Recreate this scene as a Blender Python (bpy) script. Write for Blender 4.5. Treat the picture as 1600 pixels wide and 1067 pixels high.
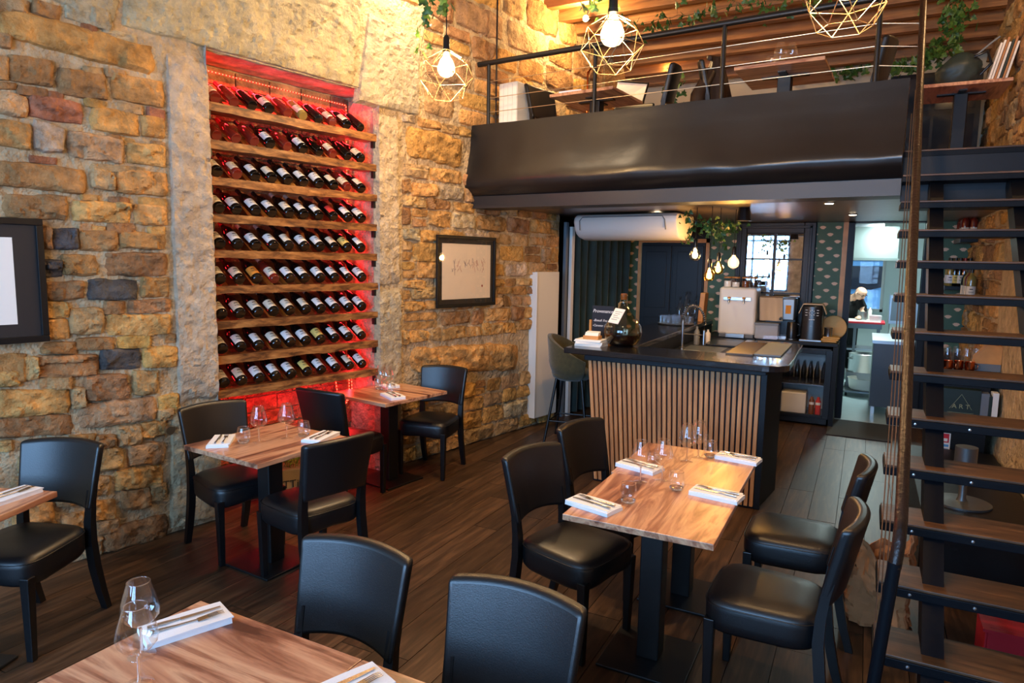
import bpy, math, random
from mathutils import Vector, Matrix, noise
random.seed(7)
PI = math.pi
for _o in list(bpy.data.objects):
    bpy.data.objects.remove(_o)
scene = bpy.context.scene
C = scene.collection

# ------------------------------------------------------------------ camera
H = 1.85
FPX, PITCH, ROLL, YAW = 1057.767, math.radians(6.8397), math.radians(-1.01225), math.radians(-27.4489)
_fw = Vector((math.sin(YAW) * math.cos(PITCH), math.cos(YAW) * math.cos(PITCH), -math.sin(PITCH)))
_r = Vector((math.cos(YAW), -math.sin(YAW), 0))
_d = -_r.cross(_fw)
CR = _r * math.cos(ROLL) + _d * math.sin(ROLL)
CD = -_r * math.sin(ROLL) + _d * math.cos(ROLL)
CF = _fw
cam_d = bpy.data.cameras.new('camera')
cam_d.sensor_width = 36
cam_d.lens = 36 * FPX / 1600
cam_d.clip_start = 0.05
cam_d.clip_end = 200
cam = bpy.data.objects.new('camera', cam_d)
C.objects.link(cam)
_m = Matrix((CR, -CD, -CF)).transposed().to_4x4()
_m.translation = (0, 0, H)
cam.matrix_world = _m
scene.camera = cam


def ray(u, v):
    return CR * ((u - 800) / FPX) + CD * ((v - 533.5) / FPX) + CF


def PZ(u, v, z):
    d = ray(u, v)
    return Vector((0, 0, H)) + d * ((z - H) / d.z)


def PY(u, v, y):
    d = ray(u, v)
    return Vector((0, 0, H)) + d * (y / d.y)


# ------------------------------------------------------------------ world and daylight
W = bpy.data.worlds.new('world')
scene.world = W
W.use_nodes = True
_b = W.node_tree.nodes['Background']
_b.inputs[0].default_value = (0.72, 0.85, 1.0, 1)
_b.inputs[1].default_value = 2.4
scene.view_settings.view_transform = 'Standard'
scene.view_settings.look = 'None'
scene.view_settings.gamma = 1
scene.view_settings.use_curve_mapping = False
scene.view_settings.exposure = -0.18


def area(name, loc, target, sx, sy, watts, col):
    L = bpy.data.lights.new(name, 'AREA')
    L.shape = 'RECTANGLE'
    L.size = sx
    L.size_y = sy
    L.energy = watts
    L.color = col
    o = bpy.data.objects.new(name, L)
    C.objects.link(o)
    o.location = loc
    o.rotation_euler = (Vector(target) - Vector(loc)).to_track_quat('-Z', 'Y').to_euler()
    return o


def point(name, loc, watts, col, rad=0.03, parent=None):
    L = bpy.data.lights.new(name, 'POINT')
    L.energy = watts
    L.color = col
    L.shadow_soft_size = rad
    o = bpy.data.objects.new(name, L)
    C.objects.link(o)
    o.location = loc
    o.parent = parent
    return o


def spot(name, loc, target, watts, col, ang=80, blend=.6, rad=.03):
    L = bpy.data.lights.new(name, 'SPOT')
    L.energy = watts
    L.color = col
    L.spot_size = math.radians(ang)
    L.spot_blend = blend
    L.shadow_soft_size = rad
    o = bpy.data.objects.new(name, L)
    C.objects.link(o)
    o.location = loc
    o.rotation_euler = (Vector(target) - Vector(loc)).to_track_quat('-Z', 'Y').to_euler()
    return o


WARM = (1.0, 0.66, 0.34)
DAY = (0.27, 0.56, 1.0)
# daylight falling in through the two street windows behind the camera
area('window_front_offscreen', (-2.9, -2.62, 2.2), (-2.9, 2, 1.8), 2.0, 2.1, 310, DAY)
area('window_front_offscreen', (-0.5, -2.62, 2.2), (-0.5, 2, 1.8), 1.9, 2.1, 310, DAY)

# ------------------------------------------------------------------ geometry helpers


class G:
    """collects geometry for one mesh"""

    def __init__(self, M=None):
        self.v = []
        self.f = []
        self.M = M or Matrix()

    def add(self, vs, fs, M=None):
        o = len(self.v)
        T = self.M @ M if M is not None else self.M
        self.v += [T @ Vector(p) for p in vs]
        self.f += [tuple(i + o for i in f) for f in fs]
        return self

    def box(self, x0, x1, y0, y1, z0, z1, M=None):
        vs = [(x0, y0, z0), (x1, y0, z0), (x1, y1, z0), (x0, y1, z0), (x0, y0, z1), (x1, y0, z1), (x1, y1, z1), (x0, y1, z1)]
        fs = [(0, 3, 2, 1), (4, 5, 6, 7), (0, 1, 5, 4), (1, 2, 6, 5), (2, 3, 7, 6), (3, 0, 4, 7)]
        return self.add(vs, fs, M)

    def hexa(self, b, t, M=None):
        """box from 4 bottom and 4 top points"""
        return self.add(list(b) + list(t), [(0, 3, 2, 1), (4, 5, 6, 7), (0, 1, 5, 4), (1, 2, 6, 5), (2, 3, 7, 6), (3, 0, 4, 7)], M)

    def tube(self, pts, r, n=8, cap=True, closed=False, M=None):
        pts = [Vector(p) for p in pts]
        rs = r if isinstance(r, (list, tuple)) else [r] * len(pts)
        vs, fs = [], []
        k = len(pts)
        a = None
        for i, p in enumerate(pts):
            if closed:
                t = (pts[(i + 1) % k] - pts[i - 1]).normalized()
            else:
                t = (pts[min(i + 1, k - 1)] - pts[max(i - 1, 0)]).normalized()
            if a is None:
                a = t.orthogonal().normalized()
            a = (a - t * a.dot(t)).normalized()
            b = t.cross(a)
            for j in range(n):
                q = 2 * PI * j / n
                vs.append(p + (a * math.cos(q) + b * math.sin(q)) * rs[i])
        m = k if closed else k - 1
        for i in range(m):
            for j in range(n):
                a0 = i * n + j
                a1 = i * n + (j + 1) % n
                b0 = ((i + 1) % k) * n + j
                b1 = ((i + 1) % k) * n + (j + 1) % n
                fs.append((a0, a1, b1, b0))
        if cap and not closed:
            fs.append(tuple(range(n - 1, -1, -1)))
            fs.append(tuple((k - 1) * n + j for j in range(n)))
        return self.add(vs, fs, M)

    def lathe(self, prof, n=24, c=(0, 0, 0), M=None):
        vs, fs = [], []
        for r, z in prof:
            for j in range(n):
                q = 2 * PI * j / n
                vs.append((c[0] + r * math.cos(q), c[1] + r * math.sin(q), c[2] + z))
        for i in range(len(prof) - 1):
            for j in range(n):
                fs.append((i * n + j, i * n + (j + 1) % n, (i + 1) * n + (j + 1) % n, (i + 1) * n + j))
        if prof[0][0] > 1e-5:
            fs.append(tuple(range(n - 1, -1, -1)))
        if prof[-1][0] > 1e-5:
            fs.append(tuple((len(prof) - 1) * n + j for j in range(n)))
        return self.add(vs, fs, M)

    def shell(self, prof, n=24, c=(0, 0, 0), M=None):
        """lathe without caps"""
        vs, fs = [], []
        for r, z in prof:
            for j in range(n):
                q = 2 * PI * j / n
                vs.append((c[0] + r * math.cos(q), c[1] + r * math.sin(q), c[2] + z))
        for i in range(len(prof) - 1):
            for j in range(n):
                fs.append((i * n + j, i * n + (j + 1) % n, (i + 1) * n + (j + 1) % n, (i + 1) * n + j))
        return self.add(vs, fs, M)

    def prism(self, poly, z0, z1, M=None):
        n = len(poly)
        vs = [(p[0], p[1], z0) for p in poly] + [(p[0], p[1], z1) for p in poly]
        fs = [tuple(range(n - 1, -1, -1)), tuple(range(n, 2 * n))]
        for i in range(n):
            j = (i + 1) % n
            fs.append((i, j, n + j, n + i))
        return self.add(vs, fs, M)

    def grid(self, fn, nu, nv, M=None, flip=False):
        vs = [fn(i / nu, j / nv) for j in range(nv + 1) for i in range(nu + 1)]
        fs = []
        for j in range(nv):
            for i in range(nu):
                a = j * (nu + 1) + i
                q = (a, a + 1, a + nu + 2, a + nu + 1)
                fs.append(q[::-1] if flip else q)
        return self.add(vs, fs, M)

    def slab(self, front, back, nu, nv):
        """closed solid between two grids of points"""
        vs = [front(i / nu, j / nv) for j in range(nv + 1) for i in range(nu + 1)]
        n = len(vs)
        vs += [back(i / nu, j / nv) for j in range(nv + 1) for i in range(nu + 1)]
        fs = []
        w = nu + 1
        for j in range(nv):
            for i in range(nu):
                a = j * w + i
                fs.append((a, a + 1, a + w + 1, a + w))
                fs.append((n + a, n + a + w, n + a + w + 1, n + a + 1))
        for i in range(nu):
            fs.append((i, n + i, n + i + 1, i + 1))
            a = nv * w + i
            fs.append((a, a + 1, n + a + 1, n + a))
        for j in range(nv):
            a = j * w
            fs.append((a, a + w, n + a + w, n + a))
            a = j * w + nu
            fs.append((a, n + a, n + a + w, a + w))
        return self.add(vs, fs)

    def build(self, name, mat, parent=None, smooth=None, bevel=0, kind=None, sub=0, seg=2):
        me = bpy.data.meshes.new(name)
        me.from_pydata(self.v, [], self.f)
        me.update()
        if mat is not None:
            me.materials.append(mat)
        if smooth is not None:
            me.polygons.foreach_set('use_smooth', [True] * len(me.polygons))
            if smooth < 180:
                me.set_sharp_from_angle(angle=math.radians(smooth))
        o = bpy.data.objects.new(name, me)
        C.objects.link(o)
        o.parent = parent
        if bevel:
            b = o.modifiers.new('bevel', 'BEVEL')
            b.width = bevel
            b.segments = seg
            b.limit_method = 'ANGLE'
            b.angle_limit = math.radians(40)
        if sub:
            s = o.modifiers.new('sub', 'SUBSURF')
            s.levels = s.render_levels = sub
        if kind:
            o['kind'] = kind
        return o


def tag(o, label, cat, group=None):
    o['label'] = label
    o['category'] = cat
    if group:
        o['group'] = group
    return o


def thing(name, label, cat, loc=(0, 0, 0), rz=0, group=None):
    o = bpy.data.objects.new(name, None)
    o.empty_display_size = .1
    C.objects.link(o)
    o.location = loc
    o.rotation_euler = (0, 0, rz)
    return tag(o, label, cat, group)


def copy_tree(o, parent=None):
    c = o.copy()
    C.objects.link(c)
    c.parent = parent
    for ch in list(o.children):
        copy_tree(ch, c)
    return c


def dup(o, loc, rz, label=None, group=None):
    c = copy_tree(o)
    c.location = loc
    c.rotation_euler = (0, 0, rz)
    if label:
        c['label'] = label
    if group:
        c['group'] = group
    return c


def struct(o):
    o['kind'] = 'structure'
    return o


def text_mesh(name, body, size, M, mat, parent, depth=.0006, align='LEFT', shear=0):
    cu = bpy.data.curves.new(name, 'FONT')
    cu.body = body
    cu.size = size
    cu.extrude = depth
    cu.align_x = align
    cu.shear = shear
    cu.resolution_u = 3
    t = bpy.data.objects.new(name, cu)
    C.objects.link(t)
    dg = bpy.context.evaluated_depsgraph_get()
    me = bpy.data.meshes.new_from_object(t.evaluated_get(dg))
    bpy.data.objects.remove(t)
    me.transform(M)
    me.materials.clear()
    me.materials.append(mat)
    o = bpy.data.objects.new(name, me)
    C.objects.link(o)
    o.parent = parent
    return o


# ------------------------------------------------------------------ materials


def newmat(name):
    m = bpy.data.materials.new(name)
    m.use_nodes = True
    nt = m.node_tree
    return m, nt, nt.nodes['Principled BSDF'], nt.nodes['Material Output']


def nd(nt, t, **kw):
    n = nt.nodes.new(t)
    for k, v in kw.items():
        setattr(n, k, v)
    return n


def col4(c):
    return (c[0], c[1], c[2], 1)


def sr(r, g, b):
    """sRGB 0..255 to linear"""
    def f(x):
        x /= 255
        return x / 12.92 if x <= .04045 else ((x + .055) / 1.055) ** 2.4
    return (f(r), f(g), f(b))


def plain(name, c, rough=.5, metal=0, bump=0, bscale=80, spec=.5, var=0, vscale=6, coat=0, sheen=0, objvar=0):
    m, nt, p, out = newmat(name)
    p.inputs['Base Color'].default_value = col4(c)
    p.inputs['Roughness'].default_value = rough
    p.inputs['Metallic'].default_value = metal
    p.inputs['Specular IOR Level'].default_value = spec
    p.inputs['Coat Weight'].default_value = coat
    p.inputs['Sheen Weight'].default_value = sheen
    if bump or var:
        tc = nd(nt, 'ShaderNodeTexCoord')
    if var:
        n = nd(nt, 'ShaderNodeTexNoise')
        n.inputs['Scale'].default_value = vscale
        n.inputs['Detail'].default_value = 6
        nt.links.new(tc.outputs['Object'], n.inputs['Vector'])
        r = nd(nt, 'ShaderNodeValToRGB')
        r.color_ramp.elements[0].position = .3
        r.color_ramp.elements[1].position = .7
        r.color_ramp.elements[0].color = col4([x * (1 - var) for x in c])
        r.color_ramp.elements[1].color = col4([min(1, x * (1 + var)) for x in c])
        nt.links.new(n.outputs['Fac'], r.inputs['Fac'])
        nt.links.new(r.outputs['Color'], p.inputs['Base Color'])
    if bump:
        n2 = nd(nt, 'ShaderNodeTexNoise')
        n2.inputs['Scale'].default_value = bscale
        n2.inputs['Detail'].default_value = 4
        nt.links.new(tc.outputs['Object'], n2.inputs['Vector'])
        bn = nd(nt, 'ShaderNodeBump')
        bn.inputs['Strength'].default_value = bump
        bn.inputs['Distance'].default_value = .01
        nt.links.new(n2.outputs['Fac'], bn.inputs['Height'])
        nt.links.new(bn.outputs['Normal'], p.inputs['Normal'])
    return m


def wood(name, cols, stretch=(1, 9, 9), scale=3, rough=.4, bump=.15, rnd=.35, spec=.5, lo=.28, hi=.72):
    """streaky grain along the axis with the small stretch; each object gets its own shade and offset"""
    m, nt, p, out = newmat(name)
    tc = nd(nt, 'ShaderNodeTexCoord')
    oi = nd(nt, 'ShaderNodeObjectInfo')
    mp = nd(nt, 'ShaderNodeMapping')
    mp.inputs['Scale'].default_value = stretch
    nt.links.new(tc.outputs['Object'], mp.inputs['Vector'])
    mul = nd(nt, 'ShaderNodeMath', operation='MULTIPLY')
    mul.inputs[1].default_value = 37.0
    nt.links.new(oi.outputs['Random'], mul.inputs[0])
    nt.links.new(mul.outputs[0], mp.inputs['Location'])
    n = nd(nt, 'ShaderNodeTexNoise')
    n.inputs['Scale'].default_value = scale
    n.inputs['Detail'].default_value = 7
    n.inputs['Roughness'].default_value = .6
    n.inputs['Distortion'].default_value = .6
    nt.links.new(mp.outputs[0], n.inputs['Vector'])
    r = nd(nt, 'ShaderNodeValToRGB')
    el = r.color_ramp.elements
    k = len(cols)
    el[0].position = lo
    el[0].color = col4(cols[0])
    el[1].position = hi
    el[1].color = col4(cols[-1])
    for i in range(1, k - 1):
        e = el.new(lo + (hi - lo) * i / (k - 1))
        e.color = col4(cols[i])
    nt.links.new(n.outputs['Fac'], r.inputs['Fac'])
    hs = nd(nt, 'ShaderNodeHueSaturation')
    mr = nd(nt, 'ShaderNodeMapRange')
    mr.inputs['To Min'].default_value = 1 - rnd
    mr.inputs['To Max'].default_value = 1 + rnd
    nt.links.new(oi.outputs['Random'], mr.inputs['Value'])
    nt.links.new(mr.outputs[0], hs.inputs['Value'])
    nt.links.new(r.outputs['Color'], hs.inputs['Color'])
    nt.links.new(hs.outputs['Color'], p.inputs['Base Color'])
    p.inputs['Roughness'].default_value = rough
    p.inputs['Specular IOR Level'].default_value = spec
    if bump:
        bn = nd(nt, 'ShaderNodeBump')
        bn.inputs['Strength'].default_value = bump
        bn.inputs['Distance'].default_value = .004
        nt.links.new(n.outputs['Fac'], bn.inputs['Height'])
        nt.links.new(bn.outputs['Normal'], p.inputs['Normal'])
    return m


def stone_mat(name, usecolor=True, c=(.4, .3, .2), bump=1.0, dist=.07, fine=30, lo=.42, hi=1.45):
    m, nt, p, out = newmat(name)
    geo = nd(nt, 'ShaderNodeNewGeometry')
    n = nd(nt, 'ShaderNodeTexNoise')
    n.inputs['Scale'].default_value = 7
    n.inputs['Detail'].default_value = 9
    n.inputs['Roughness'].default_value = .68
    nt.links.new(geo.outputs['Position'], n.inputs['Vector'])
    r = nd(nt, 'ShaderNodeMapRange')
    r.inputs['From Min'].default_value = .3
    r.inputs['From Max'].default_value = .7
    r.inputs['To Min'].default_value = lo
    r.inputs['To Max'].default_value = hi
    nt.links.new(n.outputs['Fac'], r.inputs['Value'])
    mx = nd(nt, 'ShaderNodeVectorMath', operation='SCALE')
    if usecolor:
        oi = nd(nt, 'ShaderNodeObjectInfo')
        nt.links.new(oi.outputs['Color'], mx.inputs[0])
    else:
        mx.inputs[0].default_value = c
    nt.links.new(r.outputs[0], mx.inputs['Scale'])
    nt.links.new(mx.outputs[0], p.inputs['Base Color'])
    p.inputs['Roughness'].default_value = .88
    p.inputs['Specular IOR Level'].default_value = .25
    n2 = nd(nt, 'ShaderNodeTexNoise')
    n2.inputs['Scale'].default_value = fine
    n2.inputs['Detail'].default_value = 9
    n2.inputs['Roughness'].default_value = .65
    nt.links.new(geo.outputs['Position'], n2.inputs['Vector'])
    n3 = nd(nt, 'ShaderNodeTexNoise')
    n3.inputs['Scale'].default_value = 11
    n3.inputs['Detail'].default_value = 3
    nt.links.new(geo.outputs['Position'], n3.inputs['Vector'])
    ad = nd(nt, 'ShaderNodeMath', operation='MULTIPLY_ADD')
    ad.inputs[1].default_value = .55
    nt.links.new(n2.outputs['Fac'], ad.inputs[0])
    nt.links.new(n3.outputs['Fac'], ad.inputs[2])
    bn = nd(nt, 'ShaderNodeBump')
    bn.inputs['Strength'].default_value = bump
    bn.inputs['Distance'].default_value = dist
    nt.links.new(ad.outputs[0], bn.inputs['Height'])
    nt.links.new(bn.outputs['Normal'], p.inputs['Normal'])
    return m


def emit(name, c, s):
    m, nt, p, out = newmat(name)
    nt.nodes.remove(p)
    e = nd(nt, 'ShaderNodeEmission')
    e.inputs[0].default_value = col4(c)
    e.inputs[1].default_value = s
    nt.links.new(e.outputs[0], out.inputs['Surface'])
    return m


def glass(name, tint=(1, 1, 1), rough=.02, ior=1.45, gain=1.0, frost=0, lo=.22, hi=.97, glow=0):
    """thin clear glass: see-through with fresnel reflections"""
    m, nt, p, out = newmat(name)
    nt.nodes.remove(p)
    t = nd(nt, 'ShaderNodeBsdfTransparent')
    t.inputs[0].default_value = col4(tint)
    g = nd(nt, 'ShaderNodeBsdfGlossy')
    g.inputs['Roughness'].default_value = rough
    g.inputs['Color'].default_value = (gain, gain, gain, 1)
    fr = nd(nt, 'ShaderNodeLayerWeight')
    fr.inputs['Blend'].default_value = .28
    mr = nd(nt, 'ShaderNodeMapRange')
    mr.inputs['To Min'].default_value = lo
    mr.inputs['To Max'].default_value = hi
    nt.links.new(fr.outputs['Facing'], mr.inputs['Value'])
    mx = nd(nt, 'ShaderNodeMixShader')
    pw = nd(nt, 'ShaderNodeMath', operation='POWER')
    pw.inputs[1].default_value = 2.0
    nt.links.new(mr.outputs[0], pw.inputs[0])
    nt.links.new(pw.outputs[0], mx.inputs[0])
    nt.links.new(t.outputs[0], mx.inputs[1])
    nt.links.new(g.outputs[0], mx.inputs[2])
    last = mx
    if frost:
        df = nd(nt, 'ShaderNodeBsdfDiffuse')
        df.inputs[0].default_value = (.85, .88, .9, 1)
        m2 = nd(nt, 'ShaderNodeMixShader')
        m2.inputs[0].default_value = frost
        nt.links.new(mx.outputs[0], m2.inputs[1])
        nt.links.new(df.outputs[0], m2.inputs[2])
        last = m2
    if glow:
        e = nd(nt, 'ShaderNodeEmission')
        e.inputs[0].default_value = (1, .74, .42, 1)
        e.inputs[1].default_value = glow
        ad = nd(nt, 'ShaderNodeAddShader')
        nt.links.new(last.outputs[0], ad.inputs[0])
        nt.links.new(e.outputs[0], ad.inputs[1])
        last = ad
    nt.links.new(last.outputs[0], out.inputs['Surface'])
    return m


def refract(name, c=(1, 1, 1), rough=0.0):
    m, nt, p, out = newmat(name)
    p.inputs['Base Color'].default_value = col4(c)
    p.inputs['Roughness'].default_value = rough
    p.inputs['Transmission Weight'].default_value = 1
    p.inputs['IOR'].default_value = 1.48
    return m


def scallop(name):
    """green wallpaper printed with staggered pale fans and dotted rings"""
    m, nt, p, out = newmat(name)
    tc = nd(nt, 'ShaderNodeTexCoord')
    sp = nd(nt, 'ShaderNodeSeparateXYZ')
    nt.links.new(tc.outputs['Object'], sp.inputs[0])

    def mth(op, a, b=None, c=None):
        n = nd(nt, 'ShaderNodeMath', operation=op)
        for i, x in enumerate((a, b, c)):
            if x is None:
                continue
            if isinstance(x, (int, float)):
                n.inputs[i].default_value = x
            else:
                nt.links.new(x, n.inputs[i])
        return n.outputs[0]
    u = mth('MULTIPLY', sp.outputs[0], 1 / .17)
    v = mth('MULTIPLY', sp.outputs[2], 1 / .084)
    row = mth('FLOOR', v)
    odd = mth('MULTIPLY', mth('MODULO', mth('ABSOLUTE', row), 2.0), .5)
    uu = mth('SUBTRACT', mth('FRACT', mth('ADD', mth('ADD', u, odd), 50.0)), .5)
    vv = mth('FRACT', mth('ADD', v, 50.0))
    x = mth('MULTIPLY', uu, .17)
    y = mth('MULTIPLY', mth('SUBTRACT', vv, .12), .084)
    rr = mth('SQRT', mth('ADD', mth('MULTIPLY', x, x), mth('MULTIPLY', y, y)))
    ang = mth('ARCTAN2', x, y)
    infan = mth('MULTIPLY', mth('LESS_THAN', rr, mth('ADD', .05, mth('MULTIPLY', mth('COSINE', mth('MULTIPLY', ang, 16.0)), .003))), mth('LESS_THAN', mth('ABSOLUTE', ang), .82))
    infan = mth('MULTIPLY', infan, mth('GREATER_THAN', rr, .012))
    ring = mth('MULTIPLY', mth('GREATER_THAN', mth('SINE', mth('MULTIPLY', rr, 520.0)), .1), mth('GREATER_THAN', mth('SINE', mth('MULTIPLY', ang, 34.0)), -.2))
    c1 = nd(nt, 'ShaderNodeMix', data_type='RGBA')
    c1.inputs['A'].default_value = col4(sr(34, 66, 54))
    c1.inputs['B'].default_value = col4(sr(108, 152, 118))
    nt.links.new(ring, c1.inputs['Factor'])
    c2 = nd(nt, 'ShaderNodeMix', data_type='RGBA')
    c2.inputs['B'].default_value = col4(sr(222, 190, 160))
    nt.links.new(c1.outputs['Result'], c2.inputs['A'])
    nt.links.new(infan, c2.inputs['Factor'])
    nt.links.new(c2.outputs['Result'], p.inputs['Base Color'])
    p.inputs['Roughness'].default_value = .6
    return m


M = {}
M['stone'] = stone_mat('stone')
M['bigstone'] = stone_mat('dressed stone', bump=1.0, dist=.07, fine=24, lo=.66, hi=1.25)
M['mortar'] = stone_mat('mortar', False, sr(204, 178, 140), bump=1.0, dist=.06, fine=22, lo=.6, hi=1.25)
M['plaster'] = stone_mat('rough plaster', False, sr(190, 170, 150), bump=.8, dist=.03)
M['plank'] = wood('floor plank', [sr(42, 29, 19), sr(68, 48, 32), sr(96, 70, 48)], stretch=(14, 1.2, 14), scale=2.2, rough=.42, bump=.12, rnd=.36, spec=.35)
M['floorbase'] = plain('floor underlay', sr(20, 14, 10), .8)
M['table'] = wood('walnut table laminate', [sr(84, 46, 34), sr(140, 88, 64), sr(186, 132, 100), sr(208, 160, 124), sr(150, 96, 70), sr(196, 146, 112)], stretch=(5.5, .55, 5.5), scale=1.7, rough=.3, bump=.02, rnd=.06, lo=.33, hi=.67)
M['table2'] = wood('walnut table laminate crosswise', [sr(84, 46, 34), sr(140, 88, 64), sr(186, 132, 100), sr(208, 160, 124), sr(150, 96, 70), sr(196, 146, 112)], stretch=(.55, 5.5, 5.5), scale=1.7, rough=.3, bump=.02, rnd=.06, lo=.33, hi=.67)
M['slat'] = wood('oak slat', [sr(150, 98, 52), sr(182, 126, 74), sr(204, 150, 96)], stretch=(9, 9, .8), scale=3, rough=.5, bump=.05, rnd=.14)
M['joist'] = wood('pine joist', [sr(104, 62, 26), sr(142, 92, 44), sr(170, 116, 62)], stretch=(.8, 9, 9), scale=2.5, rough=.5, bump=.1, rnd=.2)
M['shelfwood'] = wood('rough sawn shelf', [sr(46, 26, 12), sr(104, 62, 28), sr(156, 104, 54), sr(186, 136, 78)], stretch=(2.2, 9, 9), scale=3.2, rough=.55, bump=.5, rnd=.2)
M['shelfback'] = wood('shelf backing board', [sr(96, 52, 18), sr(150, 88, 34)], stretch=(1.2, 6, 6), scale=3, rough=.6, bump=.1, rnd=.2)
M['paleslat'] = wood('pale rest slat', [sr(150, 104, 50), sr(196, 150, 84)], stretch=(6, 6, 1), scale=3, rough=.6, bump=.1, rnd=.15)
M['oak'] = plain('honey oak trim', sr(200, 138, 70), .45, var=.15, vscale=9)
M['leather'] = plain('black leatherette', sr(14, 15, 18), .37, bump=.10, bscale=260, spec=.62)
M['legwood'] = plain('black lacquered leg', sr(14, 14, 16), .35)
M['blackmetal'] = plain('black powder coated steel', sr(12, 13, 15), .42, bump=.05, bscale=300)
M['blackpaint'] = plain('black painted wood', sr(16, 16, 18), .42, bump=.08, bscale=40, spec=.3)
M['nightblue'] = plain('dark blue black panel', sr(17, 20, 26), .45, bump=.05, bscale=30, spec=.25)
M['fascia'] = plain('black oilcloth', sr(22, 21, 22), .33, bump=.25, bscale=5, spec=.6, var=.2, vscale=2)
M['ceilpaint'] = plain('dark glossy ceiling', sr(84, 72, 62), .3, bump=.25, bscale=7, spec=.6)
M['rust'] = plain('rusty iron pipe', sr(36, 23, 19), .36, metal=.35, bump=.35, bscale=60, var=.5, vscale=16)
M['steel'] = plain('brushed steel', sr(190, 192, 194), .28, metal=1)
M['darksteel'] = plain('dull steel', sr(120, 126, 128), .4, metal=.8)
M['cutlery'] = plain('polished cutlery', sr(196, 190, 184), .2, metal=1)
M['cable'] = plain('steel cable', sr(200, 176, 140), .3, metal=.8)
M['darkcable'] = plain('dark steel cable', sr(104, 88, 78), .4, metal=.7)
M['cloth'] = plain('white napkin linen', sr(232, 234, 238), .85, bump=.2, bscale=300)
M['white'] = plain('white enamel', sr(226, 222, 214), .35)
M['cream'] = plain('off white enamel', sr(228, 222, 210), .35)
M['paper'] = plain('white paper', sr(236, 232, 224), .9)
M['kraft'] = plain('brown kraft paper', sr(182, 126, 80), .8, bump=.3, bscale=18, var=.25, vscale=7)
M['jute'] = plain('jute bag fabric', sr(178, 146, 98), .9, bump=.2, bscale=200)
M['green'] = plain('moss green bouclé', sr(62, 58, 34), .95, bump=.4, bscale=160, sheen=.3, var=.2, vscale=30)
M['teal'] = plain('dark teal velvet', sr(16, 44, 46), .85, sheen=.4, var=.25, vscale=5)
M['ivy'] = plain('ivy leaf', sr(58, 92, 36), .45, var=.45, vscale=40)
M['fern'] = plain('fern frond', sr(120, 150, 44), .5, var=.4, vscale=30)
M['stem'] = plain('plant stem', sr(70, 60, 34), .7)
M['wallpaper'] = scallop('fan wallpaper')
M['glass'] = glass('clear glass', gain=1.0)
M['pane'] = glass('window glass', gain=.9, lo=.1, hi=.7)
M['thickglass'] = refract('solid glass')
M['bulbglass'] = glass('bulb glass', tint=(1, .93, .78), gain=1)
M['bulblit'] = glass('lit frosted bulb', tint=(1, .93, .78), glow=3.2)
M['amberglass'] = glass('amber bulb glass', tint=(1, .72, .3), gain=1)
M['amberlit'] = glass('lit amber bulb', tint=(1, .72, .3), glow=1.6)
M['demi'] = glass('smoky demijohn glass', tint=(.84, .82, .66), gain=1)
M['wine'] = plain('red wine', sr(26, 8, 8), .1)
M['bottle'] = plain('dark bottle glass', sr(12, 11, 9), .08, spec=.7)
M['rose'] = plain('rosé bottle glass', sr(112, 34, 24), .06, spec=.8, coat=.5)
M['whitewine'] = plain('pale wine bottle glass', sr(140, 118, 60), .1, spec=.7)
M['lab_cream'] = plain('cream label', sr(226, 214, 192), .8)
M['lab_white'] = plain('white label', sr(232, 230, 228), .8)
M['lab_orange'] = plain('orange label', sr(222, 142, 50), .8)
M['lab_yellow'] = plain('yellow label', sr(222, 196, 110), .8)
M['lab_red'] = plain('red label', sr(196, 50, 44), .8)
M['ink'] = plain('label ink', sr(50, 44, 42), .8)
M['cap_black'] = plain('black capsule', sr(16, 14, 14), .4)
M['cap_red'] = plain('red capsule', sr(130, 24, 20), .4)
M['cap_grey'] = plain('pale capsule', sr(190, 176, 160), .4)
M['led'] = emit('red LED strip', (1, .02, .01), 5)
M['ledbead'] = emit('red LED bead', (1, .15, .07), 7)
M['filament'] = emit('lamp filament', (1, .62, .25), 260)
M['filament_s'] = emit('small lamp filament', (1, .55, .2), 28)
M['spotglow'] = emit('spot lamp face', (1, .8, .55), 30)
M['hood'] = plain('matt steel hood', sr(78, 88, 88), .5, metal=.2)
M['whiteglow'] = emit('kitchen lamp face', (.9, 1, .98), 12)
M['mirror'] = plain('mirror', (.85, .87, .88), .02, metal=1)
M['matboard'] = plain('dark mat board', sr(32, 30, 32), .6)
M['art'] = plain('drawing paper', sr(232, 214, 190), .8)
M['inkred'] = plain('red crayon', sr(160, 66, 50), .8)
M['inkviolet'] = plain('violet crayon', sr(84, 60, 86), .8)
M['slate'] = plain('chalkboard', sr(22, 27, 40), .7)
M['chalk'] = plain('chalk', sr(230, 230, 232), .9)
M['kfloor'] = plain('pale resin floor', sr(176, 196, 200), .3, var=.06)
M['kwall'] = plain('kitchen wall white', sr(206, 216, 214), .5)
M['vanblue'] = plain('blue van paint', sr(96, 158, 208), .25, coat=.6)
M['darkglass'] = plain('tinted van window', sr(40, 48, 58), .1)
M['redplastic'] = plain('red cutting board', sr(196, 30, 46), .5)
M['skin'] = plain('skin', sr(206, 160, 134), .5)
M['tshirt'] = plain('black t shirt', sr(20, 22, 24), .9)
M['towel'] = plain('beige towel', sr(206, 178, 142), .95, bump=.3, bscale=150)
M['yellowboard'] = plain('honey chopping board', sr(196, 148, 74), .5, var=.12)
M['plasticpink'] = glass('clear storage box', tint=(.9, .8, .82), frost=.35)
M['copper'] = plain('copper', sr(196, 108, 66), .22, metal=1)
M['greenbox'] = plain('dark green box', sr(16, 36, 28), .5)
M['gold'] = plain('pale gold print', sr(150, 150, 110), .5)
M['mat'] = plain('grey door mat', sr(62, 64, 66), .95, bump=.5, bscale=220)
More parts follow.
